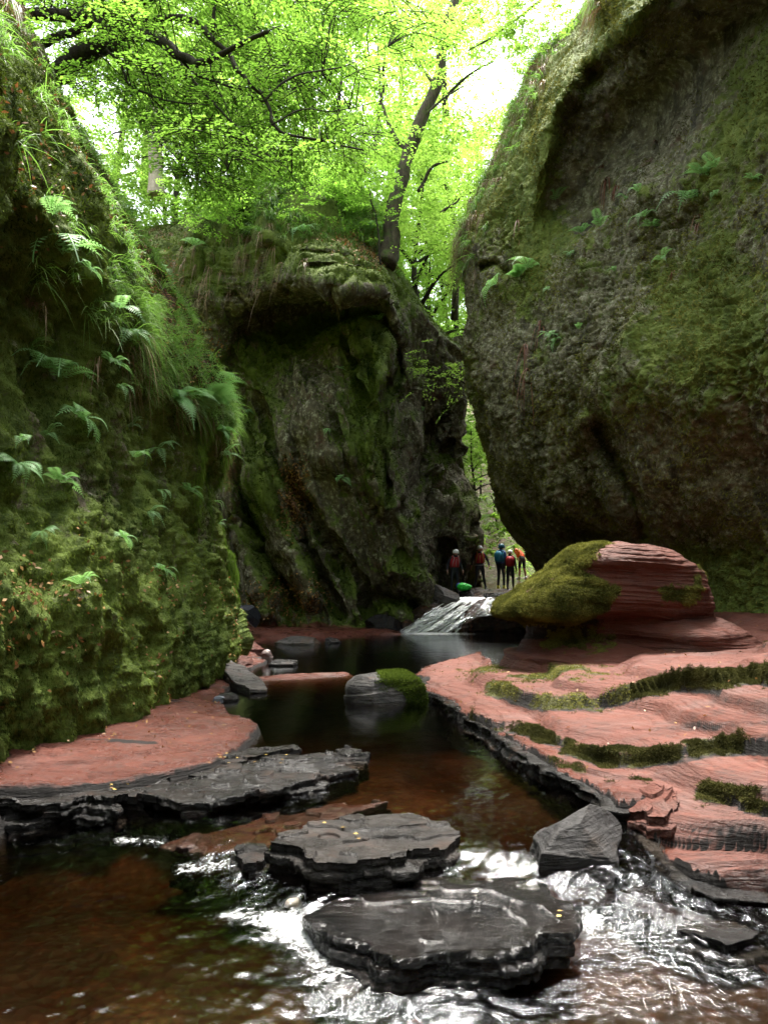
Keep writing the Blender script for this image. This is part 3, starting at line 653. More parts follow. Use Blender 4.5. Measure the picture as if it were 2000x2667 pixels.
shoal([(668, 1764), (740, 1757), (830, 1752), (905, 1752), (900, 1756), (800, 1762), (720, 1766), (680, 1768)], 0, 'gravel_bar', 'thin pinkish rock bar breaking the pool surface', .05, 77)

# ------------------------------------------------------------------ upper stream bed behind the fall
X, Y = np.meshgrid(np.linspace(-1, 12, 240), np.linspace(27.35, 48, 200)); p3 = np.stack([X, Y, 0 * X], -1)
zup = 1.12 + .09 * np.minimum(Y - 27.4, 4.1) + .17 * np.clip(Y - 31.5, 0, 2.0) + .012 * np.clip(Y - 33.5, 0, 99)
z = zup + fbm(p3, .9, 4, 80) * .06 + .5 * smooth(1.6, 3.2, np.abs(X - (4.2 + (Y - 28) * .1))) - .06
add_sheet('upper_bed', np.stack([X, Y, z], -1), M_RED, {'dark': .25 + 0 * z, 'moss': -.1 + 0 * z, 'wet': .9 + 0 * z}, label='wet rock bed above the little waterfall')
# ledge the water falls over
TL = [(1060, 1600, 27.3), (1110, 1572, 27.4), (1165, 1560, 27.4), (1240, 1557, 27.5), (1300, 1556, 27.5), (1370, 1555, 27.4), (1480, 1554, 27.2)]
ML = [(1030, 1630, 26.7), (1075, 1605, 26.8), (1120, 1590, 26.9), (1215, 1585, 26.7), (1290, 1590, 26.3), (1370, 1592, 26.2), (1480, 1592, 26)]
NL = [(1015, 1645, 26.4), (1050, 1628, 26.5), (1095, 1622, 26.6), (1190, 1622, 26.3), (1265, 1606, 26.15), (1370, 1600, 26.1), (1480, 1600, 25.9)]
BL = [(1000, 1660, 26.1), (1040, 1655, 26.1), (1090, 1655, 26.1), (1180, 1655, 26.0), (1255, 1655, 26.7), (1370, 1655, 26.7), (1480, 1655, 26.7)]
TB = [(a, b - 22, y + 2.5) for a, b, y in TL]
G = catmull(catmull(np.array([TB, TL, ML, NL, BL], float), 130, 0), 260, 1)
Pg = P(G[..., 0], G[..., 1], G[..., 2]); N = gnormals(Pg); N = N if N[80, 100, 1] < 0 else -N
FALLS = Pg.copy(); FALLN = N
Pg = Pg + N * (fbm(Pg, 1.6, 5, 82) * .13 + fbm(np.stack([Pg[..., 0] * .4, Pg[..., 1] * .4, Pg[..., 2] * 6], -1), 1, 4, 83) * .06)[..., None]
add_sheet('fall_ledge', Pg, m_wetrock('wet_brown_rock', (.02, .016, .014), (.07, .04, .03), .2, (.2, .07, .04)), label='smooth dark ledge under the waterfall')

# ------------------------------------------------------------------ water
def water_mat(name, amber, absorb=None, rough=.04, bumps=((7, .16, .02), (30, .12, .006)), stretch=(1, 1, 1)):
    n = NT(name); nr = None
    for sc, st, ds in bumps: nr = n.bump(n.noise(sc, 4, .6, n.scale(stretch), .6), st, ds, nr)
    nr2 = n.bump(n.noise(20, 4, .65, n.scale((1, 1.7, 1)), 1.2), .32, .035, n.bump(n.noise(60, 3, .6), .3, .006))
    fr = n.n('ShaderNodeFresnel'); fr.inputs[0].default_value = 1.36
    gl = n.n('ShaderNodeBsdfGlossy'); gl.inputs['Roughness'].default_value = rough; gl.inputs[0].default_value = (.95, .97, 1, 1)
    # choppy normal where the surface is rough
    mixn = n.n('ShaderNodeMix', data_type='VECTOR'); n.put(mixn.inputs[0], n.attr('chop')); n.put(mixn.inputs[4], nr); n.put(mixn.inputs[5], nr2)
    n.put(fr.inputs['Normal'], mixn.outputs[1]); n.put(gl.inputs['Normal'], mixn.outputs[1])
    tp = n.n('ShaderNodeBsdfTransparent'); tp.inputs[0].default_value = (*amber, 1)
    m1 = n.n('ShaderNodeMixShader'); n.put(m1.inputs[0], fr.outputs[0]); n.t.links.new(tp.outputs[0], m1.inputs[1]); n.t.links.new(gl.outputs[0], m1.inputs[2])
    df = n.bsdf((.86, .87, .87), .5, n.bump(n.noise(60, 4, .8), 1.0, .02), .5)
    st = n.math('ADD', n.math('MULTIPLY', n.noise(11, 7, .8, n.scale((1.0, 1.6, 1.0)), 1.0), .6), n.math('MULTIPLY', n.noise(48, 5, .8), .4))
    fm = n.math('MULTIPLY', n.ramp(n.math('ADD', n.attr('foam'), n.math('MULTIPLY', n.math('SUBTRACT', st, .5), 3.0)), [(.5, 0.), (.9, 1.)]), .95)
    m2 = n.n('ShaderNodeMixShader'); n.put(m2.inputs[0], fm); n.t.links.new(m1.outputs[0], m2.inputs[1]); n.t.links.new(df, m2.inputs[2])
    if absorb:
        va = n.n('ShaderNodeVolumeAbsorption'); va.inputs[0].default_value = (*absorb[0], 1); va.inputs[1].default_value = absorb[1]; n.t.links.new(va.outputs[0], n.out.inputs['Volume'])
    return n.done(m2.outputs[0])
M_WATER = water_mat('stream_water', (.93, .9, .86), ((.62, .46, .30), 6.5))
M_THIN = water_mat('thin_water', (.75, .7, .62))
ctrl = [(1300, 2080, .0), (1100, 2000, .0), (900, 2090, .0), (1000, 2100, -.01), (1300, 2150, -.03), (800, 2110, -.02), (1200, 2180, -.03), (450, 2170, -.06), (560, 2180, -.05), (640, 2140, -.03), (300, 2195, -.12), (0, 2120, -.09), (200, 2130, -.09), (420, 2225, -.13), (600, 2300, -.15),
        (700, 2330, -.16), (800, 2300, -.11), (1000, 2290, -.11), (830, 2450, -.25), (700, 2600, -.28), (400, 2400, -.2), (0, 2400, -.19), (0, 2650, -.24), (860, 2340, -.15), (1000, 2330, -.145), (1250, 2330, -.145), (1400, 2330, -.15), (1100, 2285, -.12), (1300, 2280, -.12), (1100, 2400, -.2), (1430, 2405, -.22), (960, 2430, -.24), (1200, 2440, -.27), (1100, 2470, -.29), (1350, 2460, -.29), (950, 2480, -.28),
        (1050, 2290, -.11), (1300, 2240, -.07), (1450, 2230, -.07), (1540, 2330, -.14), (1500, 2395, -.24), (1560, 2415, -.25), (1600, 2520, -.30), (2000, 2500, -.29), (1250, 2640, -.33), (1800, 2400, -.22), (1700, 2330, -.16), (1950, 2350, -.20), (1700, 2240, -.08), (1620, 2200, -.05), (950, 2640, -.33), (1500, 2640, -.33), (980, 2560, -.28), (1200, 2540, -.28), (1300, 2590, -.32), (2000, 2660, -.33)]
cw = [(*Q(a, b, z)[:2], z) for a, b, z in ctrl] + [(x, y, 0.) for x in (-5, -2, 0, 2, 5) for y in (8, 11, 16, 22, 28)] + [(-4, 6.5, -.05), (-4, 2, -.3), (4, 2, -.34), (0, 1, -.36), (-3, 0, -.38), (3, 0, -.38)]
cw = np.array(cw); rw = rbf(cw[:, :2], cw[:, 2], 1e-4)
ys = np.concatenate([np.geomspace(1.2, 8.5, 520), np.linspace(8.6, 28, 140)]); sx = np.linspace(-.72, .62, 560)
Yg = ys[:, None] + 0 * sx[None]; Xg = sx[None] * (Yg + .8); XY = np.stack([Xg, Yg], -1)
z = np.where(Yg < 9, rw(XY), 0); z = np.clip(z, -.42, .02)
near = 1 - smooth(5.0, 6.2, Yg)

p3 = np.stack([Xg, Yg, 0 * Xg], -1)
WPY = 1333.5 - F * np.tan(np.arctan2(z - CAMZ, Yg) - TH); WPX = 1000 + F * Xg / (Yg * CT + (z - CAMZ) * ST)
def wb(cx, cy, rx, ry, a=1.0): return a * np.exp(-(((WPX - cx) / rx) ** 2 + ((WPY - cy) / ry) ** 2))
foam = sum([wb(360, 2190, 110, 16, .55), wb(500, 2262, 80, 30, .5), wb(590, 2240, 60, 40, .35), wb(650, 2390, 150, 24, .5), wb(765, 2420, 85, 40, .85), wb(840, 2480, 70, 60, .6), wb(880, 2560, 110, 60, .42), wb(960, 2640, 120, 40, .35),
            wb(1540, 2330, 45, 45, .4), wb(1530, 2400, 65, 38, .6), wb(1600, 2460, 140, 60, .35), wb(1500, 2560, 250, 60, .2), wb(1300, 2215, 70, 25, .06), wb(1400, 2240, 50, 40, .08), wb(1640, 2150, 25, 40, .3), wb(1850, 2400, 140, 30, .25), wb(640, 2330, 130, 60, .22),
            wb(60, 2520, 80, 40, .12), wb(1350, 2110, 90, 18, .15), wb(900, 2110, 100, 8, .2), wb(1900, 2560, 200, 80, .18), wb(1120, 2660, 60, 30, .2), wb(1100, 1650, 110, 7, .7), wb(1250, 1652, 120, 4, .25)])
chop = np.clip(near * .1 + 1.0 * (foam) + wb(1250, 2300, 240, 60, .25) + wb(1650, 2350, 300, 160, .6) + wb(1500, 2600, 600, 90, .7) + wb(700, 2250, 250, 60, .3), 0, 1)
chop = np.clip(chop * smooth(-.5, .5, (WPX - 380) / 400 + fbm(np.stack([Xg, Yg, 0 * Xg], -1), 1.3, 3, 93) * 1.2) + .12 * near, 0, 1)
amp = .0015 + .006 * near + .009 * chop
flow = np.stack([Xg * 1.0 + Yg * .5, Yg * 1.4 - Xg * .7, 0 * Xg], -1)
z2 = z + amp * (1.0 * fbm(flow, 4.5, 2, 90, .5) + .75 * fbm(flow, 13, 2, 91, .6)) 
W = np.stack([Xg, Yg, z2], -1)
nW, mW = W.shape[:2]; idx = np.arange(nW * mW).reshape(nW, mW)
rim = np.concatenate([idx[0], idx[1:, -1], idx[-1, -2::-1], idx[-2:0:-1, 0]]); Vt = W.reshape(-1, 3); Vb = Vt[rim].copy(); Vb[:, 2] = -1.6; k0 = len(Vt); kk = np.arange(len(rim))
side = np.stack([rim[(kk + 1) % len(rim)], rim, k0 + kk, k0 + (kk + 1) % len(rim)], -1); Vc = np.concatenate([Vt, Vb, [[0, 12, -1.6]]])
bot = np.stack([k0 + (kk + 1) % len(rim), k0 + kk, np.full(len(rim), k0 + len(rim))], -1); ext = np.zeros(len(Vb) + 1)
o = link('stream', mesh_data('stream', Vc, [gridfaces(nW, mW), side, bot], M_WATER, {'foam': np.concatenate([foam.ravel(), ext - 2]), 'chop': np.concatenate([np.clip(chop, 0, 1).ravel(), ext])}, True))
tag(o, kind='structure', label='clear brown peaty stream water with white riffles')
# upper water
X, Y = np.meshgrid(np.linspace(1.2, 8.5, 160), np.linspace(27.4, 44, 200)); p3 = np.stack([X, Y, 0 * X], -1)
zz = 1.12 + .09 * np.minimum(Y - 27.4, 4.1) + .17 * np.clip(Y - 31.5, 0, 2.0) + .012 * np.clip(Y - 33.5, 0, 99) + .012 + fbm(p3, 3, 3, 92) * .012
add_sheet('upper_stream', np.stack([X, Y, zz], -1), M_THIN, {'foam': .12 + .2 * smooth(29.5, 27.6, Y), 'chop': .6 + 0 * zz}, label='shallow stream above the waterfall')
# waterfall sheet
def fallsheet(tl, bl, name, label, amt, seed):
    A = []
    for k in range(5):
        t = k / 4; A.append([(a0 * (1 - t) + a1 * t, b0 * (1 - t) + b1 * t, 27.46 * (1 - t) + 26.1 * t - .35 * math.sin(math.pi * t)) for (a0, b0), (a1, b1) in zip(tl, bl)])
    G = catmull(catmull(np.array(A, float), 160, 0), 160, 1); Pw = P(G[..., 0], G[..., 1], G[..., 2])
    u = np.linspace(0, 1, 160)[None] + 0 * Pw[..., 0]; v = np.linspace(0, 1, 160)[:, None] + 0 * u
    st = fbm(np.stack([u * 9 + v * 2.5, v * 3.2, 0 * u + seed], -1), 1.0, 5, seed, .65)
    st2 = fbm(np.stack([u * 30 + 3 * v, v * 9, 0 * u + seed], -1), 1.0, 3, seed + 2, .6)
    Pw[..., 1] -= .05 + .34 * st * smooth(0, .25, v); Pw[..., 2] += .03 * st2
    foam = amt - .15 + .8 * st + .45 * st2 + .45 * smooth(.55, 1, v) - .7 * (smooth(.12, 0, u) + smooth(.88, 1, u))
    o = add_sheet(name, Pw, M_THIN, {'foam': foam, 'chop': 1 + 0 * u}, label=label); return o
o = fallsheet([(1160, 1562), (1200, 1556), (1228, 1555), (1262, 1556)], [(1035, 1648), (1085, 1650), (1140, 1650), (1190, 1650)], 'waterfall', 'small white waterfall sliding over the dark ledge', 1.05, 95)
o = fallsheet([(1270, 1556), (1300, 1555), (1335, 1554), (1380, 1553)], [(1225, 1612), (1255, 1606), (1300, 1600), (1370, 1598)], 'waterfall', 'thin water film spilling over the ledge beside the waterfall', .3, 98)
# ------------------------------------------------------------------ rocks
def proj(V):
    d = V[..., 1] * CT + (V[..., 2] - CAMZ) * ST
    return np.stack([1000 + F * V[..., 0] / d, 1333.5 - F * ((V[..., 2] - CAMZ) * CT - V[..., 1] * ST) / d], -1)

def slab(name, label, cat, pxs, thick, mat, seed=0, zs=.1, strata=.03, jag=.05, top=.028, group=None, under=.0):
    zs = np.broadcast_to(np.asarray(zs, float), (len(pxs),))
    W3 = np.array([Q(a, b, z) for (a, b), z in zip(pxs, zs)])
    pl = np.concatenate([W3, W3[:1]]); M = 420
    seg = np.linalg.norm(np.diff(pl, axis=0), axis=1); cum = np.concatenate([[0], np.cumsum(seg)]); s = np.linspace(0, cum[-1], M + 1)[:-1]
    B = np.stack([np.interp(s, cum, pl[:, k]) for k in range(3)], -1)
    c = B.mean(0); A = np.c_[W3[:, :2] - c[:2], np.ones(len(W3))]; co, *_ = np.linalg.lstsq(A, W3[:, 2], rcond=None)
    out = unit((B - c) * [1, 1, 0]); B0 = B
    def blocks(k):                       # every bedding plate breaks along its own joints
        q = B0 * [1, 1, 0] + [0, 0, k * 5.37 + seed]
        return (np.floor(noise(q, (4.2, 4.2, 1), seed) * 3.5) / 3.5 * 1.5 + .35 * fbm(q, (14, 14, 1), 2, seed + 8)) * jag
    B = B0 + out * blocks(0)[:, None]
    rings = []
    for r in np.linspace(0.0, 1, 70) ** .7:
        R = c + (B - c) * r; R[:, 2] = (R[:, :2] - c[:2]) @ co[:2] + co[2]
        q = noise(R * [1, 1, 0], (1.7, 3.1, 1), seed + 1) + .35 * noise(R * [1, 1, 0], (7, 7, 1), seed + 4)
        R[:, 2] += np.floor(q * 2.6) * top * .9 + fbm(R, 9, 3, seed + 2) * top * .25
        rings.append(R)
    ztop = rings[-1][:, 2].copy(); lt = .055
    nl_ = max(3, int(thick / lt))
    for k in range(nl_):
        o_ = blocks(k) - (0 if k else 0) + strata * .6 * math.sin(k * 2.1 + seed) - under * k / nl_
        for t in (.04, .2, .4, .6, .8, .97):
            R = B0 + out * (o_ + (0.006 * math.sin(t * 3.1)))[:, None] + out * (fbm(B0 + [0, 0, k + t * .12], 8, 4, seed + 5, .65) * strata * 1.1)[:, None]
            R[:, 2] = ztop - (k + t) * lt
            rings.append(R)
    V = np.array(rings); n, m = V.shape[:2]
    o = link(name, mesh_data(name, V - c, [gridfaces(n, m, True)], mat, {'tint': np.zeros(n * m)}, True), loc=c)
    # keep crisp edges
    tag(o, label, cat, group); return o

def boulder(name, label, cat, px, py, Yb, dims, rotz, mat, seed=0, cuts=16, tilt=(0, 0), rough=.05, group=None, zc=None, flat=True):
    r = np.random.default_rng(seed); n, m = 90, 150
    ph = np.linspace(0, math.pi, n)[:, None]; th = np.linspace(0, 2 * math.pi, m + 1)[None, :-1]
    D = np.stack([np.sin(ph) * np.cos(th), np.sin(ph) * np.sin(th), np.cos(ph) + 0 * th], -1)
    R = np.full(D.shape[:2], 1.25)
    for k in range(cuts):
        nv = unit(r.normal(size=3)); dd = r.uniform(.62, .95); cosv = D @ nv
        R = np.minimum(R, np.where(cosv > .05, dd / np.maximum(cosv, .05), 9))
    V = D * R[..., None]
    if flat: Rq = R[n // 2][None, :, None]; dxy = np.stack([np.cos(th) + 0 * ph, np.sin(th) + 0 * ph], -1); V[..., :2] = np.where(D[..., 2:3] < 0, dxy * Rq * np.minimum(1.06, np.sin(ph)[..., None] * 4), V[..., :2]); V[..., 2] = np.where(D[..., 2] < 0, D[..., 2], V[..., 2])
    V *= 1 + fbm(V, 1.5, 5, seed, .55)[..., None] * rough * 2
    V *= np.array(dims) / 2
    V = V @ np.array(Euler((tilt[0], tilt[1], rotz)).to_matrix()).T
    c = P(px, py, Yb)
    if zc is not None: c[2] = zc
    o = link(name, mesh_data(name, V, [gridfaces(n, m, True)], mat, {'tint': np.zeros(n * m)}, True), loc=c)
    tag(o, label, cat, group); o['_s'] = 1; del o['_s']
    return o, V + c

n_ = NT('streaming_black_rock'); c_ = n_.mix(n_.ramp(n_.noise(2.5, 6, .65), [(.35, 0.), (.65, 1.)]), (.004, .004, .004), (.02, .015, .013))
M_GLINT = n_.done(n_.bsdf(c_, .09, n_.bump(n_.noise(11, 7, .75, n_.scale((.8, 1.8, 1)), 1.5), 1.0, .06, n_.bump(n_.noise(40, 4, .7), .8, .01)), .6))
# the pedestal rock
PR = [(1428, 1505, 1688, 1.0), (1433, 1486, 1702, 1.1), (1445, 1468, 1728, 1.2), (1470, 1440, 1764, 1.3), (1500, 1408, 1808, 1.2), (1540, 1350, 1824, 1.25), (1570, 1308, 1832, 1.25), (1590, 1290, 1836, 1.22), (1601, 1300, 1842, 1.1),
      (1612, 1350, 1856, .9), (1636, 1368, 1900, .8), (1665, 1368, 1945, .85), (1692, 1350, 1990, 1.2), (1712, 1310, 2030, 1.5), (1760, 1270, 2060, 1.9)]
PRA = catmull(np.array(PR, float), 260, 0)
YP = 11.6; m = 520; th = np.linspace(0, 2 * math.pi, m + 1)[:-1]
L3 = P(PRA[:, 1], PRA[:, 0], YP); R3 = P(PRA[:, 2], PRA[:, 0], YP)
cx = (L3[:, 0] + R3[:, 0]) / 2; hx = (R3[:, 0] - L3[:, 0]) / 2
sup = lambda t, e: np.sign(t) * np.abs(t) ** e
hyy = PRA[:, 3][:, None] + np.clip(1.5 - PRA[:, 3][:, None], 0, 1) * smooth(1592, 1650, PRA[:, 0])[:, None] * smooth(-.35, .35, np.cos(th))[None]
V = np.stack([cx[:, None] + hx[:, None] * sup(np.cos(th), .85)[None], YP + hyy * sup(np.sin(th), .85)[None], L3[:, 2][:, None] + 0 * th[None]], -1)
cap = [V[0] * t + V[0].mean(0) * (1 - t) + [0, 0, .03 * (1 - t * t)] for t in np.linspace(0, .98, 40)]
V = np.concatenate([np.array(cap), V]); N = gnormals(V)
ctr = np.array([cx.mean(), YP, V[..., 2].mean()]); N *= np.sign((N * (V - ctr)).sum(-1, keepdims=True))
lay = fbm(np.stack([V[..., 0] * .5, V[..., 1] * .5, (V[..., 2] + .06 * V[..., 0]) * 13], -1), 1, 4, 101)
out = unit((V - ctr) * [1, 1, 0])
V = V + out * ((lay * (.5 + .8 * smooth(-.4, .4, fbm(V, 1.3, 2, 106))) + .5 * np.floor(lay * 4) / 4) * .045)[..., None] + N * (fbm(V, 1.1, 5, 102) * .12 + fbm(V, 6, 4, 103) * .016)[..., None]
PED = V; pj = proj(PED); pxx, pyy = pj[..., 0], pj[..., 1]
xb = np.interp(pyy, [1425, 1434, 1488, 1532, 1586, 1620], [1590, 1577, 1535, 1605, 1600, 1500])
pm = smooth(30, -40, pxx - xb) * smooth(1640, 1615, pyy)
pm = np.maximum(pm, np.exp(-(((pxx - 1500) / 85) ** 2 + ((pyy - 1668) / 32) ** 2)))
pm = np.maximum(pm, .8 * np.exp(-(((pxx - 1770) / 80) ** 2 + ((pyy - 1555) / 30) ** 2)))
pm = np.maximum(pm, .7 * np.exp(-(((pxx - 1820) / 25) ** 2 + ((pyy - 1510) / 60) ** 2)))
pm = np.clip(pm * 1.05 - .12 + 1.0 * fbm(V, 4.5, 5, 104, .65) * smooth(.02, .25, pm), 0, 1.2); V = V + N * (smooth(.4, 1., pm) * .014 * (1.2 + 1.5 * fbm(V, 5, 3, 105)))[..., None]; PED = V
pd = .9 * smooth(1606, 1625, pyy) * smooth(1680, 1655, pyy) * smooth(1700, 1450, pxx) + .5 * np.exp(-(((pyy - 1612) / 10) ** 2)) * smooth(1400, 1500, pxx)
nn, mm = V.shape[:2]
org = np.array([cx[-1], YP, .5])
PEDM = pm
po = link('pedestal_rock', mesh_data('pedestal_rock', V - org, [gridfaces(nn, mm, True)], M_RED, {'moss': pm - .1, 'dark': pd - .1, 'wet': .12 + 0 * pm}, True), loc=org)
tag(po, 'big red mushroom shaped rock with a mossy cap and undercut neck', 'rock')

slab('rock_slab', 'long wet black slab with broken front edge at left of stream', 'rock', [(400, 2072), (450, 2040), (600, 2000), (640, 1982), (700, 1975), (830, 1960), (905, 1970), (930, 2002), (850, 2018), (840, 2036), (700, 2066), (560, 2092), (470, 2094)], .3, M_WET, 1, .05, .03, .04, under=.02)
slab('rock_slab', 'small flat dark slab at the tip of the long black slab', 'rock', [(860, 1968), (900, 1956), (950, 1965), (958, 1978), (920, 1992), (870, 1990)], .2, M_WET, 2, .02)
slab('rock_slab', 'jagged wet black ledge at the left edge, water glinting below it', 'rock', [(-60, 2082), (40, 2052), (150, 2040), (300, 2024), (420, 2012), (470, 2040), (400, 2080), (330, 2074), (300, 2096), (180, 2090), (60, 2100)], .35, M_WET, 3, .035, .05, .09)
slab('rock_slab', 'thin dark ledge behind the long black slab with yellow leaves on it', 'rock', [(500, 2000), (560, 1970), (660, 1945), (760, 1932), (780, 1945), (700, 1962), (600, 1985), (530, 2006)], .2, M_WET, 4, .05, .03, .05)
slab('rock_slab', 'flat black slab in midstream with a pale dry top and sharp dark front', 'rock', [(698, 2202), (726, 2168), (770, 2160), (800, 2142), (930, 2128), (1060, 2118), (1170, 2136), (1206, 2160), (1160, 2196), (1090, 2206), (1070, 2228), (935, 2240), (800, 2236), (770, 2216)], .4, m_wetrock('damp_grey_rock', (.006, .0055, .005), (.036, .030, .027), .26, (.04, .022, .015)), 5, .03, .02, .035, .02, under=.0)
slab('rock_slab', 'small black block beside the midstream slab with water pouring over', 'rock', [(618, 2222), (640, 2198), (690, 2190), (712, 2215), (690, 2240), (640, 2246)], .4, M_WET, 6, -.06)
slab('rock_slab', 'large wet black slab nearest the camera with water sheeting over it', 'rock', [(818, 2368), (900, 2318), (1010, 2312), (1060, 2282), (1240, 2286), (1400, 2292), (1440, 2330), (1492, 2352), (1480, 2425), (1400, 2430), (1385, 2456), (1200, 2462), (1040, 2478), (985, 2470), (960, 2440), (880, 2420)], .18, M_GLINT, 7, -.124, .025, .045, .018, under=-.01)
slab('rock_slab', 'dark red submerged ledge running back from the midstream slab', 'rock', [(440, 2190), (560, 2140), (700, 2105), (850, 2080), (1000, 2062), (1010, 2080), (900, 2112), (760, 2150), (640, 2190), (520, 2225)], .3, m_wetrock('wet_red_rock', (.02, .012, .01), (.07, .03, .022), .15, (.03, .02, .018)), 8, [-.09, -.05, -.02, .0, .02, .02, .0, -.01, -.05, -.12], .03, .07)
slab('rock_slab', 'sunken red slab under rippling water at the bottom edge', 'rock', [(1050, 2590), (1180, 2545), (1400, 2540), (1560, 2570), (1600, 2640), (1400, 2720), (1100, 2720)], .3, M_RED, 9, -.45, .02, .06)
slab('rock_slab', 'dark wet ledge right of the nearest slab under fast water', 'rock', [(1590, 2300), (1700, 2250), (1850, 2320), (1990, 2440), (1900, 2470), (1750, 2420), (1640, 2370)], .3, M_WET, 10, -.24, .03, .06)
slab('rock_slab', 'cracked pinkish block broken off the red shelf edge', 'rock', [(1592, 2098), (1640, 2060), (1700, 2040), (1770, 2052), (1782, 2088), (1740, 2122), (1680, 2138), (1620, 2128)], .3, M_RED, 11, [.02, .10, .16, .19, .17, .12, .04, .0], .03, .05, .03)
boulder('boulder', 'grey angular boulder with a sloping top in the stream', 'boulder', 1503, 2150, 4.75, (.60, .46, .36), .25, m_wetrock('slate_grey_rock', (.018, .017, .0175), (.06, .055, .054), .45, (.05, .036, .028)), 33, 20, (.12, .16), .05, zc=-.02)
_, BV = boulder('boulder', 'rounded boulder half coated in green moss at the pool outlet', 'boulder', 1011, 1768, 10.6, (.95, .75, .52), -.2, M_DRY, 3, 12, (0, -.15), .03, zc=.14)
BOULD = BV
slab('stone_block', 'dark plank shaped stone leaning from the mossy bank into water', 'rock', [(566, 1722), (600, 1718), (640, 1735), (690, 1780), (694, 1795), (650, 1798), (600, 1760)], .12, M_DRY, 14, [.26, .27, .22, .08, .05, .05, .18], .01, .02, .01)
boulder('flat_stone', 'flat dark stone at the water line of the far left shore', 'rock', 784, 1668, 20.5, (1.15, .5, .3), .1, M_DRY, 15, 10, zc=.05)
boulder('flat_stone', 'small reddish stone beside the flat dark stone', 'rock', 865, 1662, 21, (.45, .35, .25), .1, M_WET, 16, 10, zc=.04)
boulder('stone', 'upright whitish stone standing in the shallow pool', 'rock', 697, 1712, 15.8, (.24, .2, .24), .4, m_plain('pale_stone', (.14, .10, .095), .5), 17, 10, zc=.1)
boulder('stone', 'low pointed dark stone right of the whitish stone', 'rock', 746, 1728, 15.0, (.5, .3, .18), .2, M_WET, 18, 10, zc=.04)
boulder('stone', 'wet dark round stone at the foot of the leaning stone', 'rock', 584, 1808, 10.4, (.3, .25, .14), .1, M_WET, 19, 10, zc=.03)
boulder('stone', 'slate blue pebble on the left red shelf', 'rock', 570, 1826, 9.8, (.12, .1, .08), .1, m_plain('slate_blue', (.12, .13, .16), .4), 20, 10, zc=.1)
boulder('boulder', 'blue black rock leaning under the mossy cliff corner', 'rock', 645, 1598, 22.5, (.75, .6, .45), .5, m_plain('blue_black', (.022, .024, .032), .4), 21, 12, (0, .6))
boulder('stone', 'broken reddish stone pile at the corner of the left wall', 'rock', 632, 1668, 17.5, (.8, .6, .35), .5, M_RED, 22, 16, zc=.12)
boulder('stone', 'second reddish stone at the corner, nearer the leaning stone', 'rock', 625, 1720, 14.6, (.6, .5, .28), .3, M_RED, 23, 16, zc=.06)
boulder('boulder', 'black wet boulder awash at the bottom edge', 'boulder', 888, 2625, 3.75, (.26, .24, .16), .3, M_WET, 24, 12, zc=-.34)
boulder('pebble', 'white rounded pebble below the midstream slab', 'pebble', 768, 2335, 4.35, (.08, .055, .04), .3, m_plain('white_pebble', (.5, .5, .46), .4), 25, 8, rough=.01, zc=-.2)
boulder('boulder', 'dark boulder at the foot of the fall, left side', 'boulder', 1010, 1625, 26.2, (1.3, .8, .7), .3, M_WET, 26, 14, zc=.2)
boulder('boulder', 'black rock at the waterfall lip under the green bag', 'boulder', 1215, 1548, 27.9, (.75, .6, .4), .1, M_WET, 27, 14, zc=1.2)
boulder('boulder', 'wet dark rock in the water between the group and the fall', 'boulder', 1300, 1547, 27.7, (1.6, .6, .34), .1, M_WET, 28, 16, zc=1.2)
boulder('boulder', 'grey lichen rock spur left of the waterfall lip', 'boulder', 1160, 1548, 27.6, (1.3, 1.2, .55), -.3, M_DRY, 29, 16, (0, .35), zc=1.25)

# ------------------------------------------------------------------ people
def skin_body(joints, edges, radii, sub=2):
    me = bpy.data.meshes.new('person'); me.from_pydata(joints, edges, []); me.update()
    o = bpy.data.objects.new('tmp', me); COL.objects.link(o)
    md = o.modifiers.new('s', 'SKIN'); md.use_smooth_shade = True
    for i, r in enumerate(radii): me.skin_vertices[0].data[i].radius = (r, r) if not isinstance(r, tuple) else r
    me.skin_vertices[0].data[0].use_root = True
    ss = o.modifiers.new('u', 'SUBSURF'); ss.levels = sub; ss.render_levels = sub
    dg = bpy.context.evaluated_depsgraph_get(); ev = o.evaluated_get(dg)
    m2 = bpy.data.meshes.new_from_object(ev, preserve_all_data_layers=False, depsgraph=dg)
    bpy.data.objects.remove(o); return m2
S_WET = m_plain('navy_neoprene', (.012, .014, .022), .5, .3); S_SKIN = m_plain('skin', (.5, .27, .2), .5, .1)
S_RED = m_plain('red_nylon', (.42, .02, .03), .55); S_WHITE = m_plain('white_plastic', (.8, .8, .82), .3, .04); S_TEAL = m_plain('teal_plastic', (.02, .11, .17), .3, .1)
S_BLUE = m_plain('blue_nylon', (.01, .05, .26), .5); S_CYAN = m_plain('cyan_nylon', (.02, .2, .35), .5); S_ORANGE = m_plain('orange_nylon', (.8, .1, .02), .5); S_YEL = m_plain('yellow_tape', (.55, .5, .05), .5)
S_BLACK = m_plain('black_rubber', (.012, .012, .013), .5); S_GREY = m_plain('grey_tape', (.3, .3, .32), .5); S_HAIR = m_plain('dark_hair', (.03, .02, .015), .7)
def lathe_shell(name, levels, mat, parent, n=40, open_=False):
    V = np.array([[[cx + rx * math.cos(a), cy + ry * math.sin(a), z] for a in np.linspace(0, 2 * math.pi, n + 1)[:-1]] for z, cx, cy, rx, ry in levels])
    b = Bag(); r, m = V.shape[:2]; VV = np.concatenate([V.reshape(-1, 3), [V[0].mean(0), V[-1].mean(0)]]); j = np.arange(m)
    b.add(VV, gridfaces(r, m, True), np.concatenate([np.stack([np.full(m, r * m), (j + 1) % m, j], -1), np.stack([np.full(m, r * m + 1), (r - 1) * m + j, (r - 1) * m + (j + 1) % m], -1)]))
    return b.build(name, mat, parent, smooth_=True)
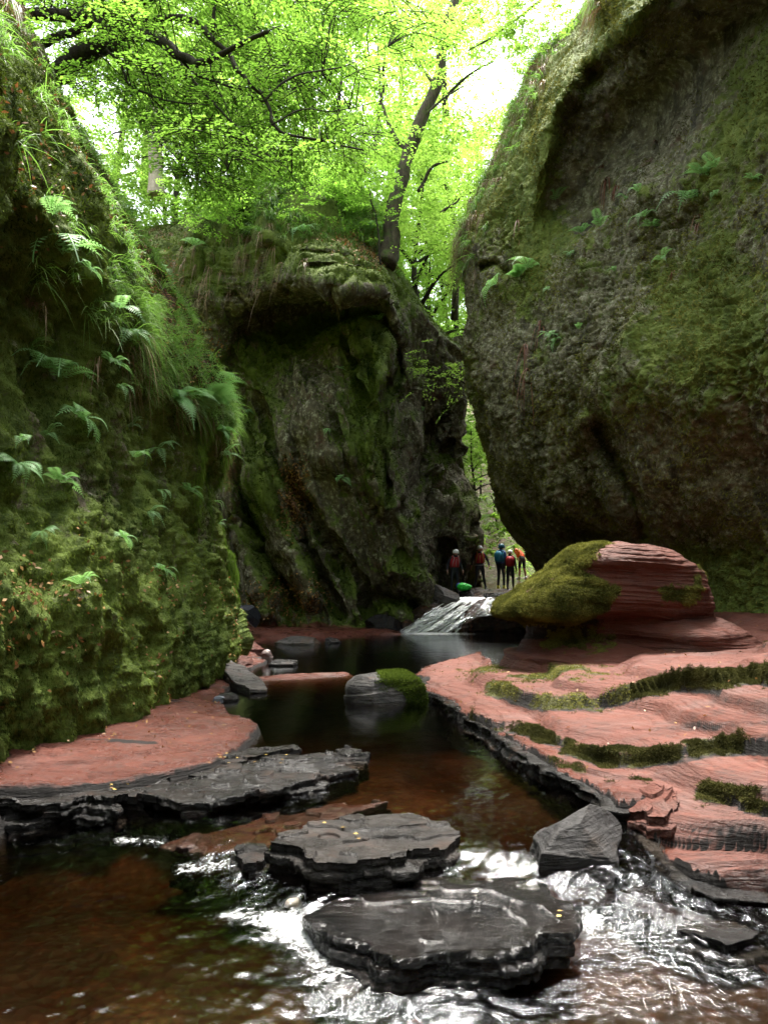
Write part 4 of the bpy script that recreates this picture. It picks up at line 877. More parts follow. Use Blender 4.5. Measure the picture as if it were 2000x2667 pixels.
def person(label, px, Y, zf, rot, helmet=None, vest=None, piping=None, jacket=None, lean=0.0, bend=0.0, legs='suit', arms=((.30, .05), (.30, .05)), step=.05, shoes=None, belt=False, pack=None, scale=1.0):
    root = empty('person', (float(P(px, 1500, Y)[0]), Y, zf), (0, 0, rot)); root.scale = (scale,) * 3
    tag(root, label, 'person', 'gorge walkers above the waterfall')
    J = []; E = []; R = []
    def add(p, r, par=None):
        J.append(tuple(p)); R.append(r)
        if par is not None: E.append((par, len(J) - 1))
        return len(J) - 1
    cb, sb = math.cos(bend), math.sin(bend)
    def up(x, y, z):                     # upper body point, bent forward (towards -Y, the way the figure faces) about the hips
        zz = z - .95; yy = y - lean * zz
        return (x, yy * cb - zz * sb, .95 + zz * cb + yy * sb * .0)
    pel = add((0, 0, .95), (.155, .115))
    sp = add(up(0, 0, 1.12), (.135, .10), pel); ch = add(up(0, 0, 1.32), (.165, .115), sp); nk0 = add(up(0, .01, 1.45), (.09, .075), ch)
    nk = add(up(0, 0, 1.52), .052, nk0); hd = add(up(0, -.02 - .03, 1.60), (.078, .088), nk); ht = add(up(0, -.02 - .04, 1.69), (.075, .088), hd); 
    hands = []
    for s, (ax, ay) in zip((-1, 1), arms):
        sh = add(up(s * .175, .0, 1.42), .062, nk0); el = add(up(s * (ax - .03), .03, 1.15), .045, sh)
        wr = add(up(s * (ax + .01), -ay - .02, .93), .030, el); pa = add(up(s * (ax + .012), -ay - .04, .865), (.022, .036), wr); hands.append(J[pa])
        for k in range(4):
            f1 = add(up(s * (ax + .01), -ay - .068 + k * .019, .815 - .006 * (k in (1, 2))), .0088, pa); f2 = add(up(s * (ax - .004), -ay - .07 + k * .019, .775 - .009 * (k in (1, 2))), .0075, f1)
        t1 = add(up(s * (ax - .004), -ay - .09, .86), .010, pa); t2 = add(up(s * (ax - .01), -ay - .10, .825), .008, t1)
    kn = []
    for s in (-1, 1):
        hp = add((s * .095, 0, .90), (.098, .10), pel); k_ = add((s * (.11 + step * .3), -.02 * s * 0 - .015, .50), .058, hp); ca = add((s * (.115 + step * .6), .015, .34), .056, k_)
        an = add((s * (.12 + step), .02, .09), .036, ca); to = add((s * (.135 + step), -.12, .035), (.04, .028), an)
    me = skin_body(J, E, R)
    suit = jacket or S_WET
    mats = [S_WET, S_SKIN, suit, S_HAIR]
    for m_ in mats: me.materials.append(m_)
    cz = np.zeros(len(me.polygons) * 3); me.polygons.foreach_get('center', cz); cz = cz.reshape(-1, 3); mi = np.zeros(len(cz), int)
    hdv = np.array(J[hd]); dh = np.linalg.norm(cz - hdv, axis=1)
    toph = (cz - np.array(up(0, 0, .95))) @ np.array([0, -sb, cb]); mi[toph > .05] = 2
    face = (dh < .17) & (toph > .58); mi[face] = 3; fy = np.array([0, -cb, -sb]); mi[face & ((cz - hdv) @ fy > -.01)] = 1
    for h in hands: mi[np.linalg.norm(cz - np.array(h), axis=1) < .105] = 1
    if legs == 'bare': mi[(cz[:, 2] < .5) & (cz[:, 2] > .1)] = 1
    me.polygons.foreach_set('material_index', mi.astype(np.int32)); me.name = 'person'
    body = link('body', me, root)
    def bent(o):
        for v in o.data.vertices: v.co = up(*v.co)
        return o
    # face: nose, ears
    b = Bag(); tube(b, [(0, -.125, 1.635), (0, -.152, 1.60), (0, -.135, 1.585)], [.008, .014, .008], 8); bent(b.build('nose', S_SKIN, body, smooth_=True))
    if helmet:
        lv = [(1.625 + .135 * math.sin(t), 0, -.055, .122 * math.cos(t) ** .8 + .001, .145 * math.cos(t) ** .8 + .001) for t in np.linspace(0, 1.5, 12)]
        lv = [(1.60, 0, -.05, .118, .138), (1.612, 0, -.055, .128, .152)] + lv
        h = bent(lathe_shell('helmet', lv, helmet, root))
        b = Bag(); tube(b, [(-.11, -.06, 1.62), (-.085, -.09, 1.54), (0, -.11, 1.51), (.085, -.09, 1.54), (.11, -.06, 1.62)], .008, 6); bent(b.build('chin_strap', S_BLACK, h))
    if vest:
        v = bent(lathe_shell('buoyancy_vest', [(1.06, 0, 0, .165, .125), (1.08, 0, 0, .19, .15), (1.2, 0, 0, .195, .16), (1.33, 0, 0, .205, .165), (1.42, 0, 0, .175, .14), (1.45, 0, 0, .12, .1)], vest, root))
        b = Bag()
        for s in (-1, 1): tube(b, [(s * .1, -.135, 1.38), (s * .115, -.05, 1.49), (s * .11, .06, 1.48), (s * .1, .13, 1.38)], .03, 8)
        bent(b.build('shoulder_strap', vest, v, smooth_=True))
        b = Bag()
        for s in (-1, 1): tube(b, [(s * .15, -.125, 1.08), (s * .14, -.15, 1.22), (s * .09, -.16, 1.4), (s * .1, -.06, 1.525)], .012, 6)
        tube(b, [(0, -.162, 1.08), (0, -.17, 1.38)], .008, 6)
        bent(b.build('piping', piping or S_GREY, v))
    if pack:
        bent(lathe_shell('backpack', [(1.05, 0, .17, .08, .05), (1.08, 0, .19, .14, .10), (1.3, 0, .2, .16, .12), (1.42, 0, .18, .13, .1), (1.47, 0, .16, .07, .05)], pack, root))
    if belt:
        b = Bag(); a = np.linspace(0, 2 * math.pi, 25); tube(b, np.stack([.175 * np.cos(a), .135 * np.sin(a), .98 + 0 * a], -1), .016, 6, cap=False); b.build('belt', S_GREY, root)
    for s in (-1, 1):
        b = Bag(); tube(b, [(s * (.12 + step), .055, .045), (s * (.122 + step), .03, .05), (s * (.128 + step), -.06, .042), (s * (.137 + step), -.135, .03), (s * (.139 + step), -.16, .028)], [.03, .05, .048, .04, .015], 12)
        tube(b, [(s * (.12 + step), .02, .03), (s * (.12 + step), .02, .16)], [.052, .047], 12)
        b.build('shoe', shoes or S_BLACK, root, smooth_=True)
    return root
def gz(Y): return 1.12 + .09 * min(Y - 27.4, 4.1) + .17 * min(max(Y - 31.5, 0), 2) + .012 * max(Y - 33.5, 0)
person('person in white helmet and red vest stooping beside the dark cave mouth', 1184, 28.7, gz(28.7), .25, S_WHITE, S_RED, lean=.14, arms=((.33, .10), (.30, .08)), step=.02, scale=.95)
person('person in white helmet and yellow edged red vest facing the camera with feet apart', 1250, 30.4, gz(30.4), -.1, S_WHITE, S_RED, S_YEL, step=.10, belt=True, arms=((.33, .02), (.35, .05)))
person('person in teal helmet and blue jacket seen from behind with a cyan pack', 1305, 30.6, gz(30.6), math.pi - .7, S_TEAL, S_CYAN, jacket=S_BLUE, arms=((.24, .1), (.24, .1)), step=.01, shoes=S_YEL, pack=S_CYAN, scale=1.04)
person('person in white helmet and red vest standing close behind the blue jacket', 1329, 29.9, gz(29.9), math.pi - .25, S_WHITE, S_RED, step=0, arms=((.24, .08), (.24, .08)), pack=S_RED, scale=.92)
person('person in orange top and dark shorts bending over, white shoes and bare calves', 1360, 33.8, gz(33.8), math.pi + .5, None, None, jacket=S_ORANGE, bend=.75, legs='bare', shoes=S_WHITE, arms=((.2, .1), (.2, .1)), step=.06)
# green bag on the rock
b = Bag()
bg_ = empty('dry_bag', tuple(P(1204, 1530, 27.9))); tag(bg_, 'crumpled bright green bag lying on the black rock at the fall lip', 'bag')
def lump(c, r, seed, n=40, m=60, am=.25):
    ph = np.linspace(0, math.pi, n)[:, None]; th = np.linspace(0, 2 * math.pi, m + 1)[None, :-1]
    D = np.stack([np.sin(ph) * np.cos(th), np.sin(ph) * np.sin(th), np.cos(ph) + 0 * th], -1)
    D = D * (1 + am * fbm(D, 2.2, 3, seed, .6, True))[..., None] * np.array(r) + np.array(c); return D.reshape(-1, 3), gridfaces(n, m, True)
V, f = lump((0, 0, .02), (.17, .16, .13), 5); b.add(V, f); V, f = lump((.16, -.04, .01), (.16, .13, .10), 6); b.add(V, f)
b.build('bag_body', m_plain('bright_green_nylon', (.03, .55, .05), .4), bg_, smooth_=True)
b = Bag(); V, f = lump((-.13, .02, .06), (.09, .08, .09), 7); b.add(V, f); V, f = lump((.03, -.05, .12), (.04, .04, .03), 8); b.add(V, f, mi=1); b.build('strap_bundle', [S_BLUE, S_ORANGE], bg_, smooth_=True)
# ------------------------------------------------------------------ vegetation helpers
def sample(Pg, N, w, n, seed=0):
    r = np.random.default_rng(seed)
    a = Pg[1:, :-1] - Pg[:-1, :-1]; b = Pg[:-1, 1:] - Pg[:-1, :-1]
    area = np.linalg.norm(np.cross(a, b), axis=-1) * np.clip(w[:-1, :-1], 0, None)
    c = np.cumsum(area.ravel()); idx = np.searchsorted(c, r.random(n) * c[-1]); idx = np.minimum(idx, len(c) - 1)
    i, j = np.unravel_index(idx, area.shape); u, v = r.random((2, n, 1))
    return Pg[i, j] + a[i, j] * u + b[i, j] * v, N[i, j], i, j
def rdir(n, r): return unit(r.normal(size=(n, 3)))
def quadleaves(bag, p, ax, nr, L, Wd, tint, fold=0.0):
    n = len(p); ax = unit(ax); sd = unit(np.cross(nr, ax)); L = np.broadcast_to(L, (n,))[:, None]; Wd = np.broadcast_to(Wd, (n,))[:, None]
    up = unit(np.cross(ax, sd))
    V = np.stack([p, p + ax * L * .45 + sd * Wd * .5 + up * fold * Wd, p + ax * L, p + ax * L * .45 - sd * Wd * .5 + up * fold * Wd], 1)
    bag.add(V.reshape(-1, 3), np.arange(n * 4).reshape(n, 4), None, np.repeat(np.broadcast_to(tint, (n,)), 4))
def trileaves(bag, p, ax, nr, L, Wd, tint):
    n = len(p); ax = unit(ax); sd = unit(np.cross(nr, ax)); L = np.broadcast_to(L, (n,))[:, None]; Wd = np.broadcast_to(Wd, (n,))[:, None]
    V = np.stack([p - sd * Wd * .5, p + sd * Wd * .5, p + ax * L], 1)
    bag.add(V.reshape(-1, 3), None, np.arange(n * 3).reshape(n, 3), np.repeat(np.broadcast_to(tint, (n,)), 3))
def blades(bag, p, d, L, Wd, droop, tint, r, segs=4):
    n = len(p); d = unit(d); L = np.broadcast_to(L, (n,)); t = np.linspace(0, 1, segs + 1)
    sd = unit(np.cross(d, rdir(n, r)))
    c = p[:, None] + d[:, None] * (t[None, :, None] * L[:, None, None]) + np.array([0, 0, -1.]) * (droop * L)[:, None, None] * (t[None, :, None] ** 2)
    w = (np.broadcast_to(Wd, (n,))[:, None] * np.array([.8, 1, .9, .6, .12])[None, :segs + 1])[..., None] * .5
    V = np.stack([c - sd[:, None] * w, c + sd[:, None] * w], 2)            # n,segs+1,2,3
    base = (np.arange(n) * (segs + 1) * 2)[:, None] + (np.arange(segs) * 2)[None]
    f = np.stack([base, base + 1, base + 3, base + 2], -1).reshape(-1, 4)
    bag.add(V.reshape(-1, 3), f, None, np.repeat(np.broadcast_to(tint, (n,)), (segs + 1) * 2))
def mosstufts(name, Pg, N, w, n, size, mat, label, seed, down=.6, per=5, wd=.35, tf=1.1):
    r = np.random.default_rng(seed); p, nn, i, j = sample(Pg, N, w, n, seed)
    cl = fbm(p, tf, 4, seed + 3) * 1.1 + .42
    b = Bag()
    for k in range(per):
        ax = unit(nn * r.uniform(.3, 1.1, (n, 1)) + rdir(n, r) * .9 + np.array([0, 0, -down])); s = size * r.uniform(.5, 1.5, n)
        trileaves(b, p + rdir(n, r) * size * .5 - nn * size * .1, ax, nn + rdir(n, r) * .6, s, s * wd, np.clip(cl + r.normal(size=n) * .22, 0, 1))
    o = b.build(name, mat); tag(o, label, kind='stuff'); return o
def grass(name, p, nn, per, L, Wd, mat, label, seed, droop=.8, out=.7, spread=.06, parent=None):
    r = np.random.default_rng(seed); n = len(p); b = Bag(); tt = np.clip(.5 + fbm(p, .9, 3, seed) * .7, 0, 1)
    pp = np.repeat(p, per, 0) + rdir(n * per, r) * spread; N2 = np.repeat(nn, per, 0)
    d = N2 * out * r.uniform(.4, 1.2, (n * per, 1)) + np.array([0, 0, .8]) + rdir(n * per, r) * .55
    ln = L * r.uniform(.5, 1.4, n * per) * np.repeat(r.uniform(.7, 1.3, n), per)
    blades(b, pp, d, ln, Wd, droop * r.uniform(.5, 1.5, n * per), np.clip(np.repeat(tt, per) + r.normal(size=n * per) * .25, 0, 1), r)
    o = b.build(name, mat, parent); tag(o, label, kind='stuff'); return o
def sprays(bag, o, d, L, M, lw, tint, r, droop=.25, wide=.42, twig=None, K=7):
    """leafy twigs: S sprays from points o along d, each a flat layered fan of M leaves"""
    S = len(o); d = unit(d); sd = unit(np.cross(d, np.array([0, 0, 1.]) + rdir(S, r) * .18)); L = np.broadcast_to(L, (S,))
    k = r.integers(0, K, (S, M)); tk = (k + .6) / K * .9; sg = r.choice([-1., 1.], (S, M)); rr_ = r.random((S, M)) ** .8
    w = wide * (1.05 - tk ** 1.6)
    a = tk + rr_ * w * .75; c = sg * rr_ * w
    main = r.random((S, M)) < .22; a = np.where(main, r.uniform(.15, 1.05, (S, M)), a); c = np.where(main, 0, c)
    Pp = o[:, None] + d[:, None] * (a * L[:, None])[..., None] + sd[:, None] * (c * L[:, None])[..., None]
    Pp[..., 2] -= (a ** 2 + .6 * c ** 2) * L[:, None] * droop; Pp = Pp + r.normal(size=Pp.shape) * .012
    ax = d[:, None] * .7 + sd[:, None] * (np.where(main, r.choice([-1., 1.], (S, M)), sg * .25 + r.choice([-.7, .7], (S, M))))[..., None] + r.normal(size=Pp.shape) * .22
    ax[..., 2] -= .18
    nr = np.array([0, 0, 1.]) + r.normal(size=Pp.shape) * .33
    ll = lw * r.uniform(.7, 1.3, S * M)
    quadleaves(bag, Pp.reshape(-1, 3), ax.reshape(-1, 3), nr.reshape(-1, 3), ll, ll * .62, np.clip(np.repeat(np.broadcast_to(tint, (S,)), M) + r.normal(size=S * M) * .2, 0, 1), .12)
    if twig is not None:
        t = np.linspace(0, 1, 5); c = o[:, None] + d[:, None] * (t[None] * L[:, None])[..., None]; c[..., 2] -= t[None] ** 2 * L[:, None] * droop
        wdt = (np.array([.010, .008, .006, .004, .002])[None, :, None]) * np.ones((S, 1, 1))
        s1 = sd[:, None] * wdt; u1 = np.array([0, 0, 1.]) * wdt
        V = np.stack([c + s1, c + u1, c - s1, c - u1], 2).reshape(-1, 3); base = (np.arange(S) * 20)[:, None, None] + (np.arange(4) * 4)[None, :, None]; q = np.arange(4)[None, None]
        f = np.stack([base + q, base + (q + 1) % 4, base + 4 + (q + 1) % 4, base + 4 + q], -1).reshape(-1, 4); twig.add(V, f)
        for kk in range(K):
            tq = (kk + .6) / K * .9; ln = wide * (1.05 - tq ** 1.6)
            for s in (-1, 1):
                u = np.array([0, .5, 1.]); a_ = tq + u * ln * .75; c_ = s * u * ln
                cc = o[:, None] + d[:, None] * (a_[None] * L[:, None])[..., None] + sd[:, None] * (c_[None] * L[:, None])[..., None]; cc[..., 2] -= (a_[None] ** 2 + .6 * c_[None] ** 2) * L[:, None] * droop
                wv = np.array([.004, .003, .0012])[None, :, None] * np.array([0, 0, 1.]); wh = np.array([.004, .003, .0012])[None, :, None] * d[:, None]
                V = np.stack([cc + wv + wh, cc - wv - wh], 2).reshape(-1, 3); base = (np.arange(S) * 6)[:, None] + (np.arange(2) * 2)[None]
                twig.add(V, np.stack([base, base + 1, base + 3, base + 2], -1).reshape(-1, 4))
def px_path(pts, n=40, wob=.0, seed=0):
    A = catmull(P(*np.array(pts, float).T), n, 0)
    return A + (fbm(A, 1.2, 3, seed)[..., None] * wob if wob else 0)

# ------------------------------------------------------------------ the beech leaning in from the left rim
r = np.random.default_rng(11)
root3 = P(125, 235, 15.4)
bt = empty('beech_tree', tuple(root3)); tag(bt, 'leaning beech on the left rim with long limbs reaching over the gorge', 'tree')
limbs = []
def limb(pts, r0, r1, n=44, seed=0, wob=.12):
    A = px_path(pts, n, wob, seed); limbs.append((A, np.linspace(r0, r1, n))); return A
limb([(95, 245, 15.8), (145, 200, 15.3), (185, 160, 15), (241, 130, 14.6), (289, 106, 14.4), (322, 66, 14.2), (334, 0, 14), (350, -90, 13.8), (380, -240, 13.4)], .24, .13, 60, 1)
limb([(318, 66, 14.2), (350, 78, 13.9), (386, 92, 13.6), (434, 108, 13.2), (476, 145, 12.9), (518, 163, 12.6), (573, 144, 12.2), (620, 118, 11.9), (700, 80, 11.3)], .125, .03, 50, 2)
limb([(315, 60, 14.2), (386, 48, 13.8), (470, 45, 13.4), (530, 57, 13.0), (548, 78, 12.9), (597, 145, 12.6), (639, 205, 12.4), (687, 265, 12.2), (717, 319, 12.1), (753, 350, 12), (844, 368, 11.7), (960, 385, 11.3)], .07, .012, 60, 3)
limb([(300, 92, 14.3), (241, 46, 14.4), (150, 39, 14.7), (78, 36, 15), (30, 56, 15.2), (-10, 90, 15.6)], .11, .14, 40, 4)
limb([(300, 30, 14.2), (259, 46, 14.4), (199, 78, 14.6), (139, 98, 15), (90, 130, 15.3)], .06, .1, 30, 5)
limb([(282, 108, 14.4), (289, 135, 14), (320, 199, 13.6), (361, 236, 13.3), (410, 259, 13.0), (494, 266, 12.6), (560, 268, 12.2)], .03, .008, 36, 6)
limb([(380, 92, 13.6), (420, 120, 13.4), (458, 157, 13.2), (530, 241, 12.9), (573, 289, 12.7), (639, 362, 12.4), (687, 398, 12.2), (760, 450, 11.9)], .035, .008, 40, 7)
limb([(470, 145, 12.9), (500, 190, 13), (560, 215, 13.2), (640, 235, 13.4), (740, 240, 13.6), (850, 190, 13.8)], .03, .008, 36, 8)
limb([(548, 80, 12.9), (560, 20, 13), (600, -60, 13.2)], .04, .02, 20, 9)
limb([(335, 20, 14), (430, -30, 13.4), (560, -80, 12.6), (760, -90, 11.8), (980, -40, 11.2)], .06, .012, 40, 10)
limb([(690, 262, 12.2), (760, 200, 12.4), (830, 185, 12.6), (900, 170, 12.8), (1010, 120, 13)], .022, .006, 36, 12)
limb([(365, 130, 13.6), (375, 190, 13.4), (395, 250, 13.2), (400, 300, 13.1)], .012, .004, 20, 13)
limb([(550, 150, 12.5), (556, 220, 12.5), (590, 300, 12.4), (592, 380, 12.3), (598, 440, 12.3)], .014, .004, 24, 14)
limb([(720, 320, 12.1), (800, 280, 12.3), (880, 285, 12.5), (1000, 260, 12.8)], .016, .005, 24, 15)
tb = Bag()
for k, (A, R_) in enumerate(limbs): tube(tb, A, R_, 12 if R_[0] > .05 else 7, rough=.25, seed=k)
tr = tb.build('trunk', M_BARK, bt, smooth_=True); tr.location = tuple(-root3)
node = np.concatenate([A for A, _ in limbs[1:]])
REG = [(70, -260), (1250, -260), (1235, 60), (1100, 130), (1040, 230), (1010, 330), (930, 440), (760, 430), (640, 480), (520, 500), (450, 440), (420, 330), (330, 290), (300, 235), (200, 235), (160, 180), (80, 60)]
cand = np.stack([r.uniform(40, 1260, 5200), r.uniform(-260, 510, 5200)], -1)
den = fbm(np.stack([cand[:, 0] / 130, cand[:, 1] / 75, 0 * cand[:, 0]], -1), 1, 3, 7)
keep = inside(cand, REG) & (den > -.2 + .28 * smooth(800, 1200, cand[:, 0])) & ~((np.hypot((cand[:, 0] - 1130) / 90, (cand[:, 1] - 230) / 90) < 1)); cand = cand[keep][:1150]
Yd = 14.9 + r.normal(size=len(cand)) * 1.1 + np.clip((300 - cand[:, 0]) / 120, 0, 2); Yd = np.where(r.random(len(cand)) < .12, Yd - 2.8, Yd)
o_ = P(cand[:, 0], cand[:, 1], Yd)
# hang each spray on a thin twig from the nearest limb
twb = Bag(); d_ = np.zeros_like(o_); far = np.zeros(len(o_))
for s in range(len(o_)):
    dv = node - o_[s]; dist = np.linalg.norm(dv, axis=1); kk = np.argmin(dist + (dv[:, 0] > 0) * .6); far[s] = dist[kk]; base = node[kk]; v = o_[s] - base
    d_[s] = unit(v * [1, 1, .3] + r.normal(size=3) * .5 * [1, 1, .2]) if dist[kk] > .05 else rdir(1, r)[0]
    if dist[kk] < 2.4 and s % 3 == 0:
        t = np.linspace(0, 1, 7)[:, None]; pth = base + v * t + np.array([0, 0, .25]) * np.sin(t * math.pi) * dist[kk] * .5 + r.normal(size=3) * .05 * np.sin(t * math.pi)
        tube(twb, pth, np.linspace(.012, .004, 7), 4, cap=False)
d_[:, 2] = np.clip(d_[:, 2], -.35, .1)
lb = Bag()
sprays(lb, o_ - unit(d_) * .3, d_, r.uniform(.55, 1.15, len(o_)), 58, .075, np.clip(.45 + fbm(o_, .5, 2, 5) * .6, 0, 1), r, .22, .42, twb)
tw = twb.build('branch', M_BARK, bt); tw.location = tuple(-root3)
cr = lb.build('crown', M_BEECH, bt); cr.location = tuple(-root3)

# ------------------------------------------------------------------ unseen tree added over the viewer to shade the foreground and break glints
rt = empty('added_shade_tree', (9.5, -4, 13.5)); tag(rt, 'unseen tree added on the rim above the viewer to shade the near stream', 'tree'); o3 = np.array([9.5, -4, 13.5])
b = Bag(); A = catmull(np.array([(9.8, -4.2, 12.2), (9.0, -3.8, 15), (7.0, -2.5, 18), (4, -.5, 20), (1, 1.5, 21), (-2, 3, 21.5)], float), 50); tube(b, A, np.linspace(.34, .06, 50), 12, rough=.2)
rr2 = np.random.default_rng(91)
for k in range(16):
    q0 = A[rr2.integers(14, 48)]; e_ = np.array([rr2.uniform(-5, 7), rr2.uniform(-6, 9.5), rr2.uniform(17.5, 21)]); s = np.linspace(0, 1, 12)[:, None]; tube(b, q0 + (e_ - q0) * s + np.array([0, 0, .6]) * np.sin(s * math.pi), np.linspace(.09, .015, 12), 6, rough=.2, seed=k)
q = b.build('trunk', M_BARK, rt, smooth_=True); q.location = tuple(-o3)
cp = np.stack([rr2.uniform(-6, 8, 1500), rr2.uniform(-9, 10, 1500), rr2.uniform(17, 21, 1500)], -1); cp = cp[fbm(cp * np.array([1, 1, 0]), .42, 3, 92) > -.06]; n = len(cp); b = Bag()
sprays(b, cp, rdir(n, rr2) * [1, 1, .2], rr2.uniform(.8, 1.4, n), 34, .12, .5, rr2); q = b.build('crown', M_BEECH, rt); q.location = tuple(-o3)

# ------------------------------------------------------------------ trees behind: one of each kind, then copies
def crown_cloud(name, seed, lobes, n, leaf, mat, parent, M=34, Ls=(.7, 1.3), dark=0):
    r = np.random.default_rng(seed); b = Bag(); L = np.array(lobes)
    vol = (L[:, 3] ** 2); pick = r.choice(len(L), n, p=vol / vol.sum()); D = rdir(n, r); rad = r.random(n) ** .4
    c = L[pick, :3] + D * (rad * L[pick, 3])[:, None] * [1, 1, .75]
    k = fbm(c, .55, 3, seed) > -.22; c = c[k]; D = D[k]
    d = unit(D * [1, 1, .25] + r.normal(size=c.shape) * .3)
    sprays(b, c, d, r.uniform(*Ls, len(c)), M, leaf, np.clip(.5 + fbm(c, .4, 2, seed + 1) * .7, 0, 1), r, .25, .45)
    return b.build(name, mat, parent)
def make_tree(seed, label, H=11, lean=(0, 0), r0=.26, leafm=M_FARLEAF, bark=M_BARK, low=.25, n=560, leaf=.15, spread=3.4):
    r = np.random.default_rng(seed); t = empty('woodland_tree', (0, 0, 0)); tag(t, label, 'tree', 'sunlit trees behind the gorge')
    b = Bag(); z = np.linspace(0, 1, 14); trunk = np.stack([lean[0] * z ** 1.3 + .25 * np.sin(z * 5 + seed), lean[1] * z + .2 * np.cos(z * 4), H * z], -1); trunk -= trunk[0]
    tube(b, trunk, np.linspace(r0, .06, 14), 10, rough=.2, seed=seed); lob = []
    for k in range(11):
        f = r.uniform(low, 1); base = trunk[int(f * 13)]; a = k * 2.4 + r.uniform(-.4, .4); ln = spread * (1.15 - .6 * f) * r.uniform(.7, 1.2)
        end = base + np.array([math.cos(a) * ln, math.sin(a) * ln, ln * r.uniform(.15, .55)])
        s = np.linspace(0, 1, 8)[:, None]; tube(b, base + (end - base) * s + np.array([0, 0, .35]) * np.sin(s * math.pi), np.linspace(.09, .02, 8) * (1.3 - f), 6, rough=.2, seed=k)
        lob.append((*end, r.uniform(1.2, 2.0)))
    lob.append((*trunk[-1], 1.9))
    b.build('trunk', bark, t, smooth_=True); crown_cloud('crown', seed + 50, lob, n, leaf, leafm, t); return t
protos = [make_tree(61, 'x', 12, (.8, 0), .24), make_tree(62, 'x', 10, (-1, .4), .2, low=.1), make_tree(63, 'x', 7, (.3, 0), .14, low=.0, spread=3.0)]
spots = [  # px, py of the crown centre, distance, kind, size
 (215, 500, 33, 2, .8, 'low leafy tree seen through the notch beside the left wall'), (300, 170, 40, 0, 1.1, 'tall bright tree behind the leaning beech limb'), (470, 330, 33, 1, 1.0, 'bright green tree between the pale trunk and the ivy stump'),
 (560, 150, 36, 0, 1.15, 'high bright crown behind the middle of the beech limbs'), (640, 380, 31, 2, 1.0, 'bushy sapling on the top left of the central cliff'), (760, 240, 33, 1, 1.15, 'bright crown above the centre of the cliff'),
 (850, 60, 38, 0, 1.2, 'tall crown filling the top centre of the view'), (900, 380, 31, 2, 1.05, 'bushy tree on the cliff top left of the mossy leaning trunk'), (1000, 180, 42, 0, 1.15, 'pale green crown left of the big sky gap'),
 (1090, 560, 33, 2, 1.0, 'sunlit bush right of the leaning trunk base'), (1130, 720, 40, 2, 1.1, 'bright leaves low in the cleft between the cliffs'), (1180, 480, 38, 1, 1.0, 'yellow green tree beside the right cliff edge'),
 (1230, 390, 46, 0, 1.0, 'distant pale tree below the big sky gap'), (1160, 20, 36, 1, .85, 'leafy crown at the top right beside the small sky gap'),
 (1080, 900, 44, 2, 1.2, 'bush deep in the cleft behind the cliff shoulder'), (420, 520, 36, 2, .8, 'leafy shrub under the pale trunk'), (120, 330, 44, 0, 1.0, 'tree far behind the left rim'), (700, 60, 46, 0, 1.2, 'most distant high crown over the cliff'), (390, 60, 46, 0, 1.2, 'distant high crown at top left'),
 (1165, 800, 47, 1, 1.2, 'leafy tree filling the lower part of the cleft'), (1150, 930, 52, 1, 1.3, 'farthest tree low in the cleft'),
 (1235, 1180, 37, 2, .42, 'bright sprig of leaves in the slot between the two cliffs'), (1180, 640, 44, 1, 1.1, 'far sunlit tree seen down the cleft'), (1030, 420, 50, 0, 1.2, 'far hazy tree behind the leaning trunk'), (860, 560, 40, 2, 1.0, 'understorey tree behind the cliff crest'), (270, 620, 36, 2, .7, 'small shrub at the head of the leafy gully')]
spots += [(300, 1000, -16, 0, 1.2, 'tree on the rim behind the viewer, left'), (1700, 1000, -17, 0, 1.2, 'tree on the rim behind the viewer, right'), (1000, 1000, -20, 0, 1.3, 'tree on the rim straight behind the viewer')] if False else []
used = set(); hmid = {0: 9.5, 1: 7.2, 2: 4.4}
for k, (a, b_, Y, kind, s, lab) in enumerate(spots):
    t = protos[kind] if kind not in used else copy_tree(protos[kind]); used.add(kind)
    c = P(a, b_, Y); t.location = (c[0], c[1], c[2] - hmid[kind] * s); t.rotation_euler = (0, 0, k * 1.7); t.scale = (s, s, s); t['label'] = lab
# pale beech trunk at the back left
pt = empty('pale_tree', tuple(P(405, 505, 32))); tag(pt, 'straight pale barked trunk standing behind the notch at left', 'tree'); o3 = P(405, 505, 32)
b = Bag(); A = px_path([(408, 510, 32), (406, 460, 32), (404, 380, 32), (406, 290, 32.2), (410, 180, 32.5), (415, 0, 33), (420, -150, 33.5)], 40); tube(b, A, np.concatenate([np.linspace(.42, .30, 8), np.linspace(.3, .2, 32)]), 14, rough=.12)
A2 = px_path([(408, 300, 32.2), (370, 200, 32.6), (330, 90, 33)], 14); tube(b, A2, np.linspace(.12, .04, 14), 8)
A2 = px_path([(408, 330, 32.2), (470, 230, 32), (520, 130, 32)], 14); tube(b, A2, np.linspace(.12, .04, 14), 8)
q = b.build('trunk', M_PALEBARK, pt, smooth_=True); q.location = tuple(-o3)
b = Bag(); rr2 = np.random.default_rng(5); cc = np.concatenate([P(rr2.uniform(290, 540, 240), rr2.uniform(-100, 230, 240), rr2.uniform(31, 36, 240))]); sprays(b, cc, rdir(240, rr2) * [1, 1, .2], rr2.uniform(.7, 1.2, 240), 36, .13, .6, rr2)
q = b.build('crown', M_FARLEAF, pt); q.location = tuple(-o3)
# broken mossy branch
bb = Bag(); A = px_path([(360, 322, 22), (385, 345, 21.8), (410, 362, 21.5), (440, 388, 21.2), (468, 408, 21)], 24, .12, 4); tube(bb, A, np.linspace(.03, .055, 24), 8, rough=.5)
tube(bb, px_path([(385, 345, 21.8), (378, 330, 21.7)], 6), [.025] * 6, 6); o3 = A[0]
q = bb.build('fallen_branch', m_bark('mossy_branch', (.03, .03, .015), (.12, .13, .04), .9), loc=tuple(o3), smooth_=True)
for v in q.data.vertices: v.co -= Vector(o3)
tag(q, 'thin broken mossy branch slanting in front of the pale trunk', 'branch')

